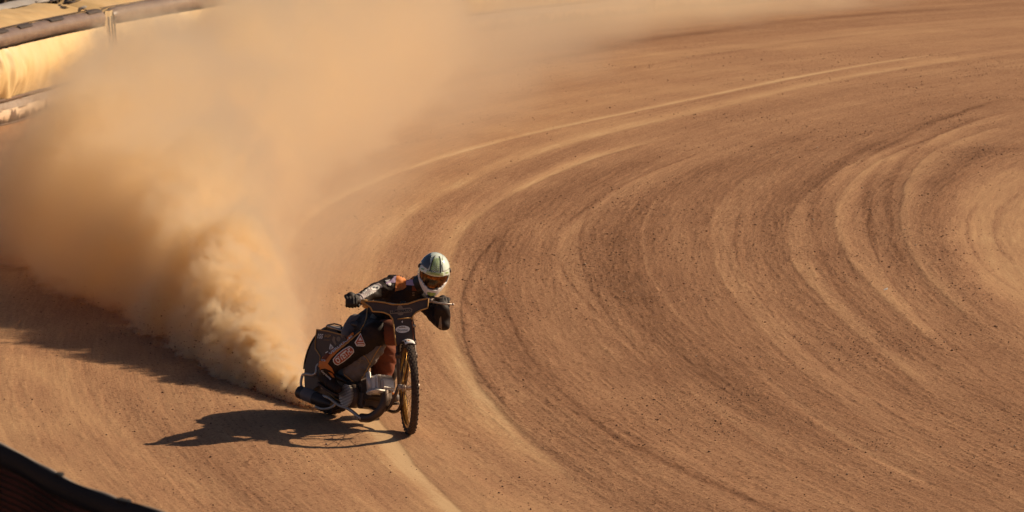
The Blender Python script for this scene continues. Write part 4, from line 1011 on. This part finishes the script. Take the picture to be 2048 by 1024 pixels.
# grey kevlar shin panel
bm = bmesh.new()
k0, k1 = P(756, 692, 29.93), P(712, 750, 30.02)
capsule(bm, k0, k1, .060, .062); capsule(bm, P(738, 704, 29.96), P(700, 742, 30.02), .06, .058)
sp_ = fuse(bm, 'shin_guard', MT['grey'], rider, .010, 5, fold=.008, fscale=13, label='grey creased kevlar panel over the shin')
bpy.context.view_layer.update(); tg = bvh_of([sp_])
for pts in ([(678, 738), (690, 750), (705, 762), (716, 770)], [(722, 706), (733, 716), (741, 730)], [(763, 690), (752, 706), (741, 726), (728, 750), (716, 768)]):
    q = []
    for v in spline([Vector((a, b, 0)) for a, b in pts], 6):
        h = tg.ray_cast(EYE, ray(v.x, v.y))
        if h[0] is not None: q.append(h[0] - ray(v.x, v.y) * .002)
    if len(q) > 2: bm = bmesh.new(); tube(bm, q, .0035, 6); wobj('piping', bm, MT['goldpaint'], sp_)
lettering('SK', 720, 722, 40, 8, MT['khaki'], sp_, tg, width=16)
# hip pad, thigh print, left leg cloth
bm = bmesh.new(); capsule(bm, P(713, 648, 30.30), P(697, 668, 30.24), .075, .066); hp_ = fuse(bm, 'hip_pad', MT['grey'], rider, .010, 4, fold=.007, fscale=13, label='grey padded seat of the suit')
bm = bmesh.new(); capsule(bm, P(768, 668, 30.16), P(772, 705, 30.14), .065, .085); capsule(bm, P(770, 705, 30.14), P(762, 752, 30.16), .105, .080)
ll = fuse(bm, 'leg_cloth', MT['rust'], rider, .010, 4, fold=.006, fscale=12, label='rust coloured cloth of the inner leg')
bpy.context.view_layer.update(); tl = bvh_of([ll])
lettering('DAYTONA', 765, 680, -58, 4.5, MT['khaki'], ll, tl, width=22)
# boot print
tr = bvh_of([rb, body])
patch('boot_panel', [(632, 741), (638, 730), (642, 722), (650, 724), (656, 728), (664, 736), (669, 748), (660, 741), (650, 737), (643, 738), (636, 744), (629, 750)], MT['orange'], rb, tr, .004)
patch('boot_panel', [(656, 744), (664, 746), (670, 756), (664, 754)], MT['orange'], rb, tr, .004)
lettering('daytona', 652, 750, -42, 5.5, MT['white'], rb, tr, width=27, bold=.02, lift=.006)
tq = bvh_of([lb]); patch('boot_band', [(780, 785), (790, 785), (791, 790), (779, 790)], MT['orange'], lb, tq, .004, 3); patch('boot_band', [(781, 781), (790, 781), (790, 785), (780, 785)], MT['white'], lb, tq, .004, 3)
patch('elbow_print', [(879, 637), (882, 632), (884, 650), (884, 660), (879, 668), (876, 660)], MT['khaki'], rider, tb, .004, 3)
patch('number_tag', [(884, 576), (896, 578), (897, 586), (893, 590), (882, 587)], MT['white'], rider, bvh_of([body, g2_]), .008, 3)
# ---------------------------------------------------------------- dust
# plume cross-section along the track: distance Y -> left edge, right edge, height, density
PLUME = [(30.55,-1.50,-1.40,.06,0),(30.8,-1.70,-1.44,.13,48),(31.3,-2.00,-1.56,.23,36),(32.2,-2.40,-1.70,.42,25),(33.4,-2.80,-1.80,.70,14),
         (34.6,-3.22,-1.90,1.05,9),(35.8,-3.68,-2.0,1.42,6.5),(37.0,-4.2,-2.08,1.75,4.6),(38.5,-5.0,-2.15,2.0,3.2),(40.5,-5.5,-2.2,2.15,2.4),
         (43.5,-5.05,-2.15,2.25,1.9),(47,-4.45,-1.9,2.3,1.6),(52,-4.05,-1.3,2.4,1.3),(58,-3.8,-.8,2.6,1.1),(65,-3.6,-.5,2.8,.9),(70,-3.4,-.6,2.4,0)]
VEIL = [(31.0,-1.9,-1.45,.5,0),(32.5,-2.2,-1.35,.9,.35),(35.0,-2.6,-1.3,1.2,.30),(38,-2.9,-1.1,1.3,.24),(46,-3.0,-.5,1.5,.20),(53,-3.0,.8,1.8,.20),(60,-3.0,1.9,2.0,.22),(66,-2.5,3.0,1.9,.26),(71,-2.0,5.2,1.7,.45),(75,-1.5,7.4,1.35,.75),(80,-1.0,7.8,1.1,0)]
def clear_mat(name):
    m = bpy.data.materials.new(name); m.use_nodes = True; nt = m.node_tree; nt.nodes.clear()
    return m, nt.nodes, nt.links
def dust_material(name, prof, y0, y1, noises, soft, rate, fades):
    m, n, l = clear_mat(name)
    M = lambda op, *a: nmath(n, l, op, *a)
    out = n.new('ShaderNodeOutputMaterial'); pv = n.new('ShaderNodeVolumePrincipled'); l.new(pv.outputs[0], out.inputs['Volume'])
    geo = n.new('ShaderNodeNewGeometry').outputs['Position']; sx = n.new('ShaderNodeSeparateXYZ'); l.new(geo, sx.inputs[0])
    a, b = prof[0][0], prof[-1][0]
    t = M('DIVIDE', M('SUBTRACT', sx.outputs['Y'], a), b - a)
    def curve(idx, lo, hi):
        fc = n.new('ShaderNodeFloatCurve'); c = fc.mapping.curves[0]; pts = [((q[0] - a) / (b - a), (idx(q) - lo) / (hi - lo)) for q in prof]
        c.points[0].location = pts[0]; c.points[1].location = pts[-1]
        for p in pts[1:-1]: c.points.new(*p)
        fc.mapping.update(); l.new(t, fc.inputs['Value'])
        return M('ADD', M('MULTIPLY', fc.outputs[0], hi - lo), lo)
    xc = curve(lambda q: (q[1] + q[2]) / 2, -8, 8); w = curve(lambda q: (q[2] - q[1]) / 2, 0, 5); h = curve(lambda q: q[3], 0, 4)
    dn = curve(lambda q: q[4] ** .5, 0, 6); dn = M('MULTIPLY', dn, dn)
    u = M('DIVIDE', M('SUBTRACT', sx.outputs['X'], xc), M('MAXIMUM', w, .02)); v = M('DIVIDE', sx.outputs['Z'], M('MAXIMUM', h, .02))
    k = M('SUBTRACT', 1.0, M('POWER', M('ADD', M('MULTIPLY', u, u), M('MULTIPLY', v, v)), .5))
    for (sc, det, amp, rid) in noises:
        nz = n.new('ShaderNodeTexNoise'); nz.inputs['Scale'].default_value = sc; nz.inputs['Detail'].default_value = det
        nz.inputs['Roughness'].default_value = .56; nz.inputs['Distortion'].default_value = .35
        l.new(geo, nz.inputs['Vector']); f = nz.outputs['Fac']
        if rid: f = M('SUBTRACT', .92, M('MULTIPLY', M('ABSOLUTE', M('SUBTRACT', f, .5)), 2.8))
        k = M('ADD', k, M('MULTIPLY', M('SUBTRACT', f, .52 if not rid else .70), amp))
    mr = n.new('ShaderNodeMapRange'); mr.interpolation_type = 'SMOOTHSTEP'; l.new(k, mr.inputs[0]); mr.inputs[1].default_value = 0.0; mr.inputs[2].default_value = soft
    d = M('MULTIPLY', mr.outputs[0], dn)
    for (e0, e1) in fades:
        q = n.new('ShaderNodeMapRange'); q.interpolation_type = 'SMOOTHSTEP'; l.new(sx.outputs['Y'], q.inputs[0]); q.inputs[1].default_value = e0; q.inputs[2].default_value = e1
        d = M('MULTIPLY', d, q.outputs[0])
    l.new(d, pv.inputs['Density']); pv.inputs['Color'].default_value = (.986, .892, .735, 1); pv.inputs['Anisotropy'].default_value = 0.65
    m.cycles.volume_step_rate = rate
    return m
def dust_cloud(name, prof, y0, y1, noises, soft, rate, fades, label, grow=1.18, n_=30, seg=20):
    """closed hull that hugs the plume"""
    P_ = np.array(prof); ys = np.linspace(y0, y1, n_); bm = bmesh.new(); rings = []
    for y in ys:
        l_, r_, h = [np.interp(y, P_[:, 0], P_[:, i]) for i in (1, 2, 3)]; xc, w = (l_ + r_) / 2, (r_ - l_) / 2 * grow + .05; h = h * grow + .05
        rings.append([bm.verts.new((xc + w * math.cos(a), y, max(.014, h * math.sin(a)))) for a in [math.pi * k / seg for k in range(seg + 1)]])
    for p, q in zip(rings, rings[1:]):
        for k in range(seg + 1): bm.faces.new((p[k], p[(k + 1) % (seg + 1)], q[(k + 1) % (seg + 1)], q[k]))
    bm.faces.new(rings[0]); bm.faces.new(rings[-1][::-1])
    return bm_obj(name, bm, dust_material(name, prof, y0, y1, noises, soft, rate, fades), None, smooth=False, kind='stuff', label=label)
dust_cloud('dust_roost', PLUME, 30.56, 35.5, [(1.9, 3, 1.0, 0), (5.5, 4, .75, 1)], .16, .18, [(35.4, 34.5)], 'dense billowing dust flung up just behind the rear wheel')
dust_cloud('dust_cloud', PLUME, 34.4, 70, [(.75, 4, .95, 0), (2.2, 4, .62, 1)], .36, .12, [(34.5, 35.4)], 'great tan dust cloud spreading back and to the outside of the bend')
dust_cloud('dust_haze', VEIL, 31.0, 80, [(.55, 4, 1.5, 0)], .9, .30, [], 'thin pale dust drifting over the track and before the far fence')

# clods and grit in flight off the rear wheel
rg = np.random.default_rng(11); NG = 4200
q = rg.random(NG) ** 1.7; yy = 30.55 + q * 4.6
Pn = np.array(PLUME); lft = np.interp(yy, Pn[:, 0], Pn[:, 1]); rgt = np.interp(yy, Pn[:, 0], Pn[:, 2]); hh2 = np.interp(yy, Pn[:, 0], Pn[:, 3])
uu = rg.beta(1.1, 2.2, NG); xx = lft - .30 * (yy - 30.5) * rg.random(NG) ** 2 * .6 + (rgt - lft) * uu; zz = .01 + hh2 * .85 * rg.random(NG) ** 3 * (1 - .6 * q)
szg = np.clip(.0030 * np.exp(rg.normal(0, .5, NG)), .0015, .009); jit = base[None] * rg.uniform(.6, 1.4, (NG, 6, 3))
co = (jit * szg[:, None, None] + np.stack([xx, yy, zz], -1)[:, None, :]).reshape(-1, 3)
fs = (np.arange(NG)[:, None, None] * 6 + fc[None]).reshape(-1, 3)
new_obj('flying_grit', mesh_np('flying_grit', co, fs, False), bpy.data.materials['clod'], kind='stuff', label='dark grit and clods in the air behind the rear wheel')
